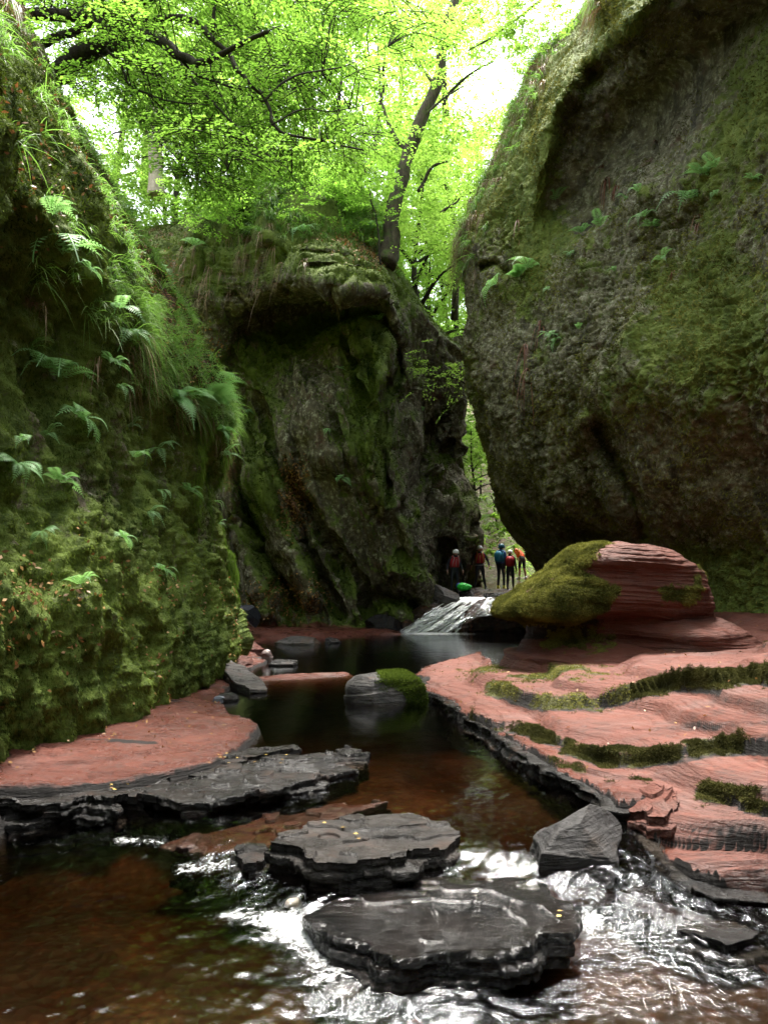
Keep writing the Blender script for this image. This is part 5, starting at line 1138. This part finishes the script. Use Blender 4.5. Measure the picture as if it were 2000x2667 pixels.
# leaning trunk on the right shoulder of the cliff
lt = empty('leaning_tree', tuple(P(1010, 660, 26))); tag(lt, 'mossy leaning trunk rising from the right shoulder of the cliff', 'tree'); o3 = P(1010, 660, 26)
b = Bag(); A = px_path([(1002, 690, 25.8), (1012, 640, 26), (1019, 564, 26), (1046, 477, 26.2), (1060, 398, 26.4), (1097, 312, 26.6), (1136, 219, 26.8), (1158, 99, 27), (1184, 0, 27.2), (1205, -100, 27.4), (1215, -260, 27.6)], 70, .1, 3); tube(b, A, np.concatenate([np.linspace(.42, .27, 14), np.linspace(.27, .14, 56)]), 14, rough=.3, seed=3)
for pp_, ra in [([(1090, 497, 26.5), (1105, 465, 26.4), (1119, 438, 26.2), (1145, 424, 26), (1168, 418, 25.8)], .08), ([(1060, 400, 26.4), (1020, 330, 26.6), (990, 250, 26.8), (985, 120, 27)], .09), ([(1097, 312, 26.6), (1150, 260, 26.4), (1210, 220, 26.2)], .06), ([(1136, 219, 26.8), (1080, 150, 27), (1050, 60, 27.2), (1020, 10, 27.4)], .07), ([(1150, 140, 27), (1210, 60, 27), (1260, 20, 27)], .06), ([(1152, 552, 27), (1172, 535, 27), (1192, 524, 27), (1200, 505, 27)], .06)]:
    Ab = px_path(pp_, 22, .15, 6); tube(b, Ab, np.linspace(ra, ra * .35, 22), 8, rough=.3, seed=9)
q = b.build('trunk', m_bark('mossy_bark', (.03, .024, .018), (.10, .08, .055), .8), lt, smooth_=True); q.location = tuple(-o3)
rr2 = np.random.default_rng(15); n = 1200; cp = np.stack([rr2.uniform(960, 1480, n), rr2.uniform(-200, 640, n)], -1); kp = (fbm(np.stack([cp[:, 0] / 90, cp[:, 1] / 90, 0 * cp[:, 0]], -1), 1, 2, 31) > -.05) & (np.hypot((cp[:, 0] - 1190) / 110, (cp[:, 1] - 240) / 110) > 1) & (np.hypot((cp[:, 0] - 1390) / 70, (cp[:, 1] - 10) / 45) > 1); cp = cp[kp]; n = len(cp)
b = Bag(); sprays(b, P(cp[:, 0], cp[:, 1], rr2.uniform(24.5, 29, n)), rdir(n, rr2) * [1, 1, .2], rr2.uniform(.7, 1.2, n), 44, .095, np.clip(.5 + rr2.normal(size=n) * .3, 0, 1), rr2)
q = b.build('crown', M_FARLEAF, lt); q.location = tuple(-o3)
# ivy covered stump on the cliff crest, thin saplings
def small_tree(name, label, cat, path, r0, region, n, Yr, leafm, leaf, M=40, seed=0, Ls=(.4, .8), bark=None):
    rr2 = np.random.default_rng(seed); A = px_path(path, 40, .1, seed); o3 = A[0]; t = empty(name, tuple(o3)); tag(t, label, cat)
    b = Bag(); tube(b, A, np.linspace(r0, r0 * .4, 40), 10, rough=.35, seed=seed); q = b.build('trunk', bark or M_BARK, t, smooth_=True); q.location = tuple(-o3)
    if n:
        x0, x1, y0, y1 = region; u = rr2.normal(size=(n, 2)) * .42; cx_, cy_ = (x0 + x1) / 2, (y0 + y1) / 2
        pp_ = P(cx_ + u[:, 0] * (x1 - x0) / 2 * 1.2, cy_ + u[:, 1] * (y1 - y0) / 2 * 1.2, rr2.uniform(*Yr, n)); b = Bag()
        sprays(b, pp_, rdir(n, rr2) * [1, 1, .25], rr2.uniform(*Ls, n), M, leaf, np.clip(.4 + rr2.normal(size=n) * .3, 0, 1), rr2, .3); q = b.build('crown', leafm, t); q.location = tuple(-o3)
    return t
small_tree('ivy_stump', 'dark ivy clad stump on the crest of the central cliff', 'tree', [(735, 520, 25), (722, 470, 25.4), (712, 400, 25.6), (700, 330, 25.8), (690, 280, 26)], .30, (640, 790, 300, 520), 150, (24.4, 26.4), M_BEECH, .075, 44, 3)
small_tree('hazel_bush', 'leafy bush drooping over the cliff edge left of the stump', 'bush', [(600, 560, 25.4), (590, 500, 25.2), (600, 430, 25)], .06, (470, 700, 420, 590), 190, (24, 26), M_BEECH, .075, 44, 4)
small_tree('hazel_bush', 'leafy bush spreading over the cliff crest right of the stump', 'bush', [(830, 560, 25), (840, 490, 25.2), (860, 400, 25.4)], .06, (740, 1010, 400, 570), 260, (23.6, 26), M_BEECH, .075, 44, 5)
small_tree('sapling', 'thin bare stemmed sapling left of the leaning trunk', 'tree', [(992, 690, 25), (984, 600, 25), (968, 520, 25), (950, 440, 25), (935, 330, 25)], .035, (900, 1000, 250, 420), 40, (24.5, 26), M_BEECH, .08, 40, 6)
small_tree('sapling', 'dark thin trunk behind the leaning trunk, high in the leaves', 'tree', [(975, 420, 29), (986, 318, 29), (999, 205, 29), (1004, 100, 29)], .12, (0, 1, 0, 1), 0, (29, 30), M_BEECH, .1, 10, 7)
small_tree('sapling', 'branch of bright leaves leaning from the cleft against the dark cliff', 'bush', [(1225, 1010, 27), (1180, 985, 26.5), (1120, 965, 26), (1085, 950, 25.6)], .025, (1080, 1230, 900, 1030), 34, (25.4, 27), M_FARLEAF, .07, 34, 8)
small_tree('overhanging_branch', 'leafy branch reaching in over the top of the right cliff edge', 'branch', [(1560, -140, 25), (1480, -60, 24.6), (1380, 20, 24.4), (1290, 90, 24.2), (1220, 130, 24)], .06, (1150, 1520, -80, 170), 150, (23.4, 26), M_FARLEAF, .09, 44, 13)
small_tree('bush', 'sunlit shrub over the path behind the group', 'bush', [(1300, 1400, 37), (1290, 1340, 37), (1280, 1290, 37)], .06, (1240, 1360, 1270, 1440), 90, (35.5, 38.5), M_FARLEAF, .12, 34, 9)
small_tree('bush', 'bright shrub hanging in the slot above the group', 'bush', [(1255, 1290, 44), (1250, 1200, 44), (1240, 1120, 44)], .06, (1195, 1290, 1080, 1240), 150, (42, 46), M_FARLEAF, .16, 40, 10)
small_tree('bush', 'low sunlit plants at the foot of the right cliff beyond the group', 'bush', [(1330, 1500, 36), (1330, 1470, 36), (1330, 1440, 36)], .04, (1285, 1390, 1420, 1510), 50, (35, 37), M_FARLEAF, .10, 30, 12)

# ------------------------------------------------------------------ grass, litter, moss on the walls
gy, gz_ = LEFT[..., 1], LEFT[..., 2]
vis = (gy > 4) & (gy < 19)
upz = smooth(4.4, 5.2, gz_)
wg = vis * upz * smooth(-.05, .45, fbm(LEFT, .8, 3, 120)) + 2.5 * vis * np.exp(-((gz_ - 4.75) / .35) ** 2) * smooth(7, 10, gy)
p, nn, i, j = sample(LEFT, LEFT_N, wg + .12 * vis * upz, 2500, 1)
grass('long_grass', p, nn, 26, .27, .010, M_GRASS, 'long drooping grass tufts over the left bank', 2, .9)
wl_ = vis * np.exp(-((gz_ - 4.7) / .4) ** 2) * smooth(7, 9, gy)
p, nn, i, j = sample(LEFT, LEFT_N, wl_, 60, 3); grass('dead_grass', p + [.0, 0, -.15], nn, 12, .24, .010, M_STRAW, 'dead brown grass hanging below the fern ledge', 4, 2.2, .8)
p, nn, i, j = sample(LEFT, LEFT_N, vis * smooth(9, 10, gz_) * smooth(-.1, .3, fbm(LEFT, .7, 2, 9)), 160, 5); grass('dead_grass', p, nn, 22, .55, .014, M_STRAW, 'dry brown roots and grass under the left rim', 6, 2.4, .6)
mosstufts('moss', LEFT, LEFT_N, vis * (1 - .75 * upz) * (1 - smooth(15.6, 17, gy)), 300000, .026, M_MOSS, 'shaggy green moss on the left wall', 7, 1.5, 3, .26)
mosstufts('moss', LEFT, LEFT_N, (gy > 12.5) * (gy < 16.2) * smooth(1.2, 1.8, gz_) * smooth(4.6, 4.2, gz_) * smooth(-.1, .3, fbm(LEFT * np.array([1, 1, .1]), 2.4, 3, 44)), 9000, .13, m_leaf('hanging_moss', (.06, .11, .015), (.16, .25, .035), .3, (.14, .26, .02), None, .05, .9), 'bright moss strands hanging from the corner of the left wall', 17, 4.0, 3, .07)
mosstufts('moss', LEFT, LEFT_N, vis * upz * smooth(13, 9, gz_) * smooth(.3, -.2, fbm(LEFT, .8, 3, 120)), 70000, .042, M_MOSS, 'moss on the upper left bank', 8, .3, 4)
def litter_on(name, Pg, N, w, n, size, label, seed, mat=M_DEAD, lift=.02):
    rr2 = np.random.default_rng(seed); p, nn, i, j = sample(Pg, N, w, n, seed); b = Bag()
    quadleaves(b, p + nn * lift, rdir(n, rr2) + nn * .1, nn + rdir(n, rr2) * .5, size * rr2.uniform(.6, 1.4, n), size * .6, rr2.random(n), .15)
    o = b.build(name, mat); tag(o, label, kind='stuff'); return o
litter_on('leaf_litter', LEFT, LEFT_N, vis * upz * smooth(.15, .5, litter_left := (.9 * np.clip(fbm(LEFT * np.array([.6, 1, .45]), .55, 4, 16, .55) + .1, 0, 1) * 1.3 + .35 * np.exp(-((gz_ - (5.6 + .5 * np.sin(gy * .9))) / .9) ** 2))), 9000, .05, 'brown fallen leaves on the left slope', 21)
litter_on('leaf_litter', LEFT, LEFT_N, vis * smooth(2.2, 1.4, gz_) * smooth(.1, .25, gz_) * (.01 + smooth(.22, .45, fbm(LEFT, 1.3, 4, 17)) * smooth(-.2, .3, LEFT_N[..., 2]) + .3 * np.exp(-((gz_ - 1.55) / .25) ** 2)), 1100, .05, 'yellow and orange fallen leaves on the mossy mound', 22)
cw_ = smooth(.05, .6, .95 * np.exp(-(((CENT_px - 765) / 42) ** 2 + ((CENT_py - 1290) / 90) ** 2)) + .8 * np.exp(-(((CENT_px - 430) / 40) ** 2 + ((CENT_py - 780) / 120) ** 2)) + .8 * np.exp(-(((CENT_px - 510) / 50) ** 2 + ((CENT_py - 900) / 60) ** 2)) + .5 * np.exp(-(((CENT_px - 740) / 120) ** 2 + ((CENT_py - 1560) / 60) ** 2)) + .6 * np.exp(-(((CENT_px - 1000) / 130) ** 2 + ((CENT_py - 620) / 70) ** 2)))
litter_on('leaf_litter', CENT, CENT_N, cw_, 7000, .10, 'brown fallen leaves in the clefts of the central cliff', 23)
topw = smooth(640, 560, CENT_py + .12 * np.abs(CENT_px - 760)) * (CENT_px < 1230) + 1.2 * np.exp(-((CENT_py - (560 + .9 * np.clip(CENT_px - 960, 0, 400))) / 45) ** 2) * (CENT_px > 900) * (CENT_px < 1230)
topw *= np.linspace(0, 1, CENT_px.shape[1])[None] < .8
p, nn, i, j = sample(CENT, CENT_N, topw * smooth(-.35, .2, fbm(CENT, .6, 3, 5)), 1500, 9); nn = np.where(nn[:, 2:3] < 0, -nn, nn)
grass('long_grass', p, nn, 24, .42, .022, M_GRASS, 'grass and ground plants on the crest of the central cliff', 10, .9)
p, nn, i, j = sample(CENT, CENT_N, np.exp(-((CENT_py - 640) / 60) ** 2) * (CENT_px < 1000) + np.exp(-(((CENT_px - 560) / 160) ** 2 + ((CENT_py - 720) / 60) ** 2)), 170, 11); grass('dead_grass', p, nn, 14, .4, .016, M_STRAW, 'dry grass fringe under the crest', 12, 2., .7)
cm = .05 + smooth(.3, .8, .32 + .5 * CENT_N[..., 2] + .28 * fbm(CENT, .3, 4, 45) + .5 * np.exp(-(((CENT_px - 960) / 70) ** 2 + ((CENT_py - 1080) / 220) ** 2)) + .6 * np.exp(-(((CENT_px - 680) / 60) ** 2 + ((CENT_py - 1290) / 110) ** 2)) + .5 * np.exp(-(((CENT_px - 520) / 140) ** 2 + ((CENT_py - 760) / 120) ** 2)))
cm *= np.linspace(0, 1, CENT_px.shape[1])[None] < .82
mosstufts('moss', CENT, CENT_N, cm, 60000, .075, M_MOSS, 'moss patches on the central cliff', 31, .5, 3)
ew = np.exp(-((RIGHT_px - RIGHT_px[:, 60:61]) / 30) ** 2) * smooth(760, 640, RIGHT_py) * (RIGHT_py > -60)
p, nn, i, j = sample(RIGHT, RIGHT_N, ew, 260, 13); grass('dead_grass', p, nn, 20, .5, .018, M_STRAW, 'dry grass and roots along the edge of the right cliff', 14, 2.0, .8)
p, nn, i, j = sample(RIGHT, RIGHT_N, ew, 330, 15); grass('long_grass', p, nn, 20, .45, .02, M_GRASS, 'green grass fringe along the edge of the right cliff', 16, 1.2, .9)
rm = (.25 + smooth(-.3, .4, fbm(RIGHT, .6, 4, 56))) * (1 - .93 * RIGHT_soft) * (RIGHT_py > -50) * (RIGHT_px < 2060) * (RIGHT_px > 1190)
rm[:, :58] *= .2
mosstufts('moss', RIGHT, RIGHT_N, rm, 90000, .06, M_OLIVE, 'olive moss and lichen on the right cliff', 32, .5, 3)
p, nn, i, j = sample(RIGHT, RIGHT_N, (RIGHT_px < 2050) * (RIGHT_px > 1250) * smooth(300, 500, RIGHT_py) * smooth(1100, 900, RIGHT_py) * smooth(.1, .4, fbm(RIGHT, .7, 2, 66)), 36, 17); grass('dead_fern', p, nn, 14, .38, .03, m_leaf('rusty_fronds', (.10, .035, .02), (.2, .09, .05), .1, (.15, .05, .02)), 'dead rusty fern fronds hanging on the right cliff', 18, 3.0, .5)
# mossy pedestal and shelf
mosstufts('moss', PED, gnormals(PED) * np.sign((gnormals(PED) * (PED - ctr)).sum(-1, keepdims=True)), smooth(.35, .6, PEDM + .25 * fbm(PED, 3, 3, 8)) * (PED[..., 1] < 12.3), 90000, .026, M_OLIVE, 'olive moss coat on the pedestal rock', 33, .3, 4, .3, 4)
mosstufts('moss', BED, BN, smooth(.4, .9, BEDMOSS + .6 * fbm(BED, 7, 3, 9)) * ~((BPX < 1640) & (BPY < 1860)), 80000, .015, M_DKMOSS, 'dark moss strips along the lower ledges of the shelf', 34, .0, 4, .3, 4)
mosstufts('moss', BED, BN, smooth(.4, .9, BEDMOSS + .6 * fbm(BED, 7, 3, 9)) * ((BPX < 1640) & (BPY < 1860)), 50000, .019, M_OLIVE, 'olive moss on the ledges below the pedestal rock', 36, .0, 4, .3, 4)
Bn = unit(BOULD - BOULD.mean((0, 1))); mosstufts('moss', BOULD, Bn, smooth(.1, .4, Bn[..., 2] * .6 + Bn[..., 0] * .6 + fbm(BOULD, 4, 3, 8) * .5), 7000, .028, M_MOSS, 'green moss on the rounded boulder', 35, 0, 4)
litter_on('fallen_leaves', BED, BN, (BPX < 2050) * (BPY < 2300) * smooth(0, .1, BED[..., 2]), 380, .035, 'scattered yellow leaves and bits on the red shelf', 24)
litter_on('fallen_leaves', LB, gnormals(LB) * np.sign(gnormals(LB)[..., 2:3]), smooth(.05, .1, LB[..., 2]), 800, .035, 'scattered leaves on the left red shelf', 25)
# leaves on the slabs
for pxs, n in [((540, 760, 1958, 1990), 12), ((260, 330, 2040, 2060), 6), ((830, 940, 2130, 2200), 4), ((1440, 1475, 2372, 2392), 2)]:
    rr2 = np.random.default_rng(n); b = Bag(); x = rr2.uniform(pxs[0], pxs[1], n); y = rr2.uniform(pxs[2], pxs[3], n)
    pp_ = Q(x, y, {12: .10, 6: .06, 4: .03, 2: -.09}[n]); quadleaves(b, pp_, rdir(n, rr2) * [1, 1, .1], np.array([0, 0, 1.]) + rdir(n, rr2) * .2, .034, .022, rr2.random(n), .1)
    tag(b.build('fallen_leaves', m_leaf('yellow_leaves', (.16, .08, .02), (.45, .32, .08), .1, (.3, .2, .05))), {12: 'yellow leaves caught on the thin ledge', 6: 'wet yellow leaves on the left black ledge', 4: 'bits of leaf on the midstream slab', 2: 'yellow leaf at the right end of the nearest slab'}[n], kind='stuff')

# ------------------------------------------------------------------ ferns
def frond(b, o, d, L, up, r, pairs=18, curl=.5, wide=.26, tint=.6, simple=False):
    t = np.linspace(0, 1, pairs + 2); d = unit(d); c = o + d * (t * L)[:, None] + up * (np.sin(t * 2.4) * .22 * L)[:, None] + np.array([0, 0, -1.]) * (curl * L * t ** 2.2)[:, None]
    T = unit(np.gradient(c, axis=0)); S = unit(np.cross(T, up + T * .01)); Nn = np.cross(S, T)
    sw = .006 * L / .6
    V = np.stack([c - S * sw, c + S * sw], 1).reshape(-1, 3); k = np.arange(len(c) - 1) * 2; b.add(V, np.stack([k, k + 1, k + 3, k + 2], -1), None, .2)
    w = wide * L * np.sin(np.clip(t * .93 + .12, 0, 1) * math.pi) ** .8 * (1 - .25 * t)
    for s in (-1, 1):
        pc = c[1:-1]; ax = unit(S[1:-1] * s + T[1:-1] * .45 - Nn[1:-1] * .12); ln = w[1:-1]
        if simple: quadleaves(b, pc, ax, Nn[1:-1], ln, ln * .22 + .003, tint, -.1); continue
        m = 6
        for q in range(m):
            f = (q + .5) / m; pq = pc + ax * (ln * f)[:, None]; lw_ = ln * .30 * (1 - f * .75)
            for s2 in (-1, 1): quadleaves(b, pq, unit(np.cross(Nn[1:-1], ax) * s2 + ax * .6), Nn[1:-1], lw_, lw_ * .55, tint, 0)
        quadleaves(b, pc, ax, Nn[1:-1], ln, ln * .10, tint, 0)
    quadleaves(b, c[-2:-1], T[-1:], Nn[-1:], .06 * L, .03 * L, tint, 0)
def make_fern(seed, nf, L, label, simple=False, fan=1.6, wide=.26, mat=None):
    """faces +X from a wall, gravity -Z"""
    r = np.random.default_rng(seed); t = empty('fern'); tag(t, label, 'fern')
    for k in range(nf):
        a = (k / (max(nf - 1, 1)) - .5) * fan + r.uniform(-.15, .15); el = r.uniform(-.1, .7); b = Bag()
        d = np.array([math.cos(a) * math.cos(el), math.sin(a) * math.cos(el), math.sin(el)])
        frond(b, np.zeros(3), d, L * r.uniform(.7, 1.15), np.array([0, 0, 1.]) + .2 * rdir(1, r)[0], r, curl=r.uniform(.3, .8), tint=r.uniform(.3, .9), simple=simple, wide=wide, pairs=14 if simple else 18)
        b.build('frond', mat or M_FERN, t)
    return t
F1 = make_fern(1, 8, .7, 'x'); F2 = make_fern(2, 5, .40, 'x', True, 2.2); F3 = make_fern(3, 4, .28, 'x', True, 1.6, .24); F4 = make_fern(4, 5, .6, 'x', True, 2.6)
F5 = make_fern(15, 3, .44, 'x', True, 1.1, .3); F6 = make_fern(16, 2, .34, 'x', True, .7, .3); F7 = make_fern(17, 6, .3, 'x', True, 2.8, .34)
first = {0: F1, 1: F2, 2: F3, 3: F4, 4: F5, 5: F6, 6: F7}; seen = set(); fcount = [0]
def hit(Pg, px_, py_, lim=None):          # where the photo position meets a built wall
    pj = proj(Pg); dd = np.hypot(pj[..., 0] - px_, pj[..., 1] - py_)
    m = dd < max(dd.min() * 1.5, 9); Yv = np.where(m, Pg[..., 1], 1e9)
    k = np.unravel_index(np.argmin(Yv), Yv.shape); return Pg[k]
LEFTp = LEFT; fi = 0
def put(kind, Pg, a, b_, rz, s, label, group, tiltv=0.0):
    fcount[0] += 1; c_ = fcount[0]; kind = {1: [1, 4, 6][c_ % 3], 2: [5, 2, 6][c_ % 3]}.get(kind, kind); s = s * [1, .8, 1.15, .7, .95][c_ % 5]; tiltv = [.0, .35, -.25, .5, .15, -.1, .6][c_ % 7]; rz = rz + [.0, .4, -.3, .2][c_ % 4]
    t = first[kind] if kind not in seen else copy_tree(first[kind]); seen.add(kind)
    q = hit(Pg, a, b_); q = q + np.array([math.cos(rz), math.sin(rz), 0]) * .06; t.location = tuple(q); t.rotation_euler = ([0, .3, -.3][c_ % 3], tiltv, rz); t.scale = (s, s, s); t['label'] = label; t['group'] = group
    return t
gl, gr, gc = 'ferns on the left mossy wall', 'ferns on the right cliff', 'small ferns on the central cliff'
for a, b_, k, rz, s, lab in [
 (445, 1030, 0, -.5, 1.15, 'largest pale fern on the left ledge, fronds drooping towards the stream'), (520, 1060, 0, -.3, .9, 'fern at the ledge beside the largest pale fern'), (560, 1120, 0, -.2, .85, 'fern overhanging the corner of the left wall'),
 (575, 1190, 1, -.3, 1.1, 'fern hanging below the wall corner'), (560, 1010, 3, -.1, 1.0, 'upright fern on the outermost tip of the ledge'), (330, 880, 3, -.6, .8, 'fern halfway down the grassy ledge'),
 (160, 668, 3, -.7, .8, 'pale blue green fern high on the left slope'), (230, 700, 1, -.6, .9, 'small fern under the high blue green one'), (130, 560, 1, -.6, .8, 'uppermost fern of the left slope'), (310, 800, 1, -.6, .8, 'narrow fern among the grass of the left bank'),
 (100, 960, 3, -.8, .75, 'toothed fern spray at mid height near the left edge'), (160, 990, 3, -.7, .75, 'glossy fern beside the toothed spray'), (230, 930, 1, -.6, .9, 'fern at the start of the dark hollow'), (290, 955, 1, -.7, .9, 'fern fronds over the top of the dark hollow'),
 (300, 1020, 2, -.7, 1.2, 'pale fern in the dark hollow under the ledge'), (345, 1110, 2, -.6, 1.1, 'drooping fern in the centre of the dark hollow'), (190, 1080, 2, -.7, 1.2, 'small fern left of the dark hollow'), (60, 1140, 2, -.8, 1.2, 'small fern pair near the left edge'),
 (120, 1130, 2, -.8, 1.0, 'tiny fern right of the pair near the left edge'), (45, 1210, 2, -.8, 1.0, 'tiny fern below the pair near the left edge'), (340, 1200, 1, -.6, .9, 'bright fern on the dark moss under the hollow'), (415, 1170, 2, -.5, 1.2, 'fern low beside the hanging roots'),
 (150, 1250, 2, -.7, 1.2, 'fern alone on the wide dark moss'), (410, 1275, 2, -.5, 1.2, 'fern below the hanging roots'), (375, 1330, 2, -.5, 1.0, 'small fern on the lower curtain of moss'), (490, 1270, 2, -.4, 1.2, 'fern beside the bright moss curtain'), (590, 1300, 2, -.2, 1.0, 'fern on the edge of the wall corner'),
 (595, 1350, 2, -.2, .9, 'lower fern on the edge of the wall corner'), (300, 1390, 2, -.6, .8, 'tiny fern low on the moss'), (200, 1520, 1, -.6, .6, 'bright little fern growing on the mound'), (100, 1380, 2, -.8, .9, 'small plant low near the left edge'), (420, 1480, 2, -.6, .7, 'pale frond just above the mound')]:
    put(k, LEFTp, a, b_, rz, s, lab, gl)
for a, b_, k, rz, s, lab in [
 (1340, 720, 0, -2.3, 1.1, 'large fern at the left edge of the right cliff'), (1290, 740, 3, -2.5, 1.2, 'fern left of the large edge fern'), (1370, 705, 3, -2.0, 1.1, 'fern right of the large edge fern'), (1420, 760, 2, -2.0, 1.4, 'small fern below the pale streak'),
 (1440, 530, 1, -2.1, 1.3, 'yellow green fern under the brow'), (1480, 660, 1, -2.0, 1.2, 'fern in the middle left of the right cliff'), (1510, 600, 1, -2.0, 1.2, 'fern with long fronds under the alcove'), (1560, 590, 1, -2.0, 1.2, 'fern right of the long fronded one'),
 (1620, 510, 1, -2.0, 1.3, 'fern high under the dark alcove'), (1660, 505, 2, -2.0, 1.4, 'narrow fern at the base of the alcove'), (1670, 565, 3, -2.0, 1.1, 'star shaped fern below the alcove'), (1690, 590, 1, -2.0, 1.0, 'fern tucked under the star shaped one'),
 (1780, 520, 3, -2.0, 1.2, 'pale fern with broad fronds on the upper right cliff'), (1860, 440, 1, -2.1, 1.3, 'highest fern at the right'), (1830, 460, 2, -2.1, 1.3, 'fern just below the highest one'), (1860, 510, 2, -2.1, 1.5, 'single frond fern at the right'),
 (1720, 675, 2, -2.1, 1.6, 'single pale frond in the middle of the right cliff'), (1430, 865, 1, -2.0, 1.2, 'fern above the old brown stump of roots'), (1500, 855, 2, -2.0, 1.5, 'fern beside the rusty fronds'), (1440, 900, 2, -2.0, 1.2, 'lowest fern of the right cliff'), (1950, 470, 2, -2.1, 1.2, 'small fern near the right border'), (1600, 700, 2, -2.0, 1.1, 'tiny fern on the belly of the cliff')]:
    put(k, RIGHT[:, 60:], a, b_, rz, s, lab, gr)
for a, b_, k, rz, s, lab in [
 (888, 1255, 1, -1.6, 1.3, 'little fern on the lower face of the central cliff'), (880, 960, 1, -1.6, 1.0, 'small fern beside the pale patch'), (840, 1130, 2, -1.6, 1.4, 'tiny fern in the middle of the central face'), (1110, 1070, 2, -1.6, 1.5, 'bright leaf tuft right of the nose crevice'), (650, 1070, 1, -1.6, 1.2, 'fern above the red gully'),
 (990, 830, 1, -1.4, 1.3, 'fern at the right end of the hollow'), (960, 590, 3, -1.5, 1.3, 'fern above the overhang'), (420, 700, 3, -1.3, 1.6, 'fern at the head of the gully'), (500, 640, 3, -1.5, 1.5, 'fern on the left top of the cliff'), (800, 600, 3, -1.6, 1.3, 'fern on top of the rock brow')]:
    put(k, CENT[:, :600], a, b_, rz, s, lab, gc)
# harts tongue and other broad plants in the slot behind the group
r = np.random.default_rng(77)
def broad_plant(c, nl, L, label, seed, g):
    r = np.random.default_rng(seed); b = Bag(); n = nl; d = rdir(n, r); d[:, 2] = np.abs(d[:, 2]) * .8; d[:, 1] -= .5
    blades(b, np.tile(np.array(c) * 0, (n, 1)), d, L * r.uniform(.6, 1.2, n), L * .2, .6, .6, r); o = b.build('broad_leaf_plant', M_FARLEAF, loc=tuple(c)); tag(o, label, 'plant', g)
for k, (a, b_, Y, L, lab) in enumerate([(1282, 1345, 33, .7, 'palm like broad leaved plant on the rock behind the group'), (1310, 1385, 33, .6, 'broad leaves below the palm like plant'), (1262, 1400, 34, .5, 'low bright plant beside the dark pillar'), (1340, 1425, 34, .5, 'leafy plant against the right cliff foot'), (1275, 1440, 35, .5, 'plant on the leafy slope behind the blue helmet'), (1240, 1250, 31, .5, 'bright fern like plant on the pillar edge'), (1255, 1300, 31, .45, 'plant lower on the pillar edge')]):
    broad_plant(P(a, b_, Y), 26, L, lab, k, 'plants in the slot behind the group')
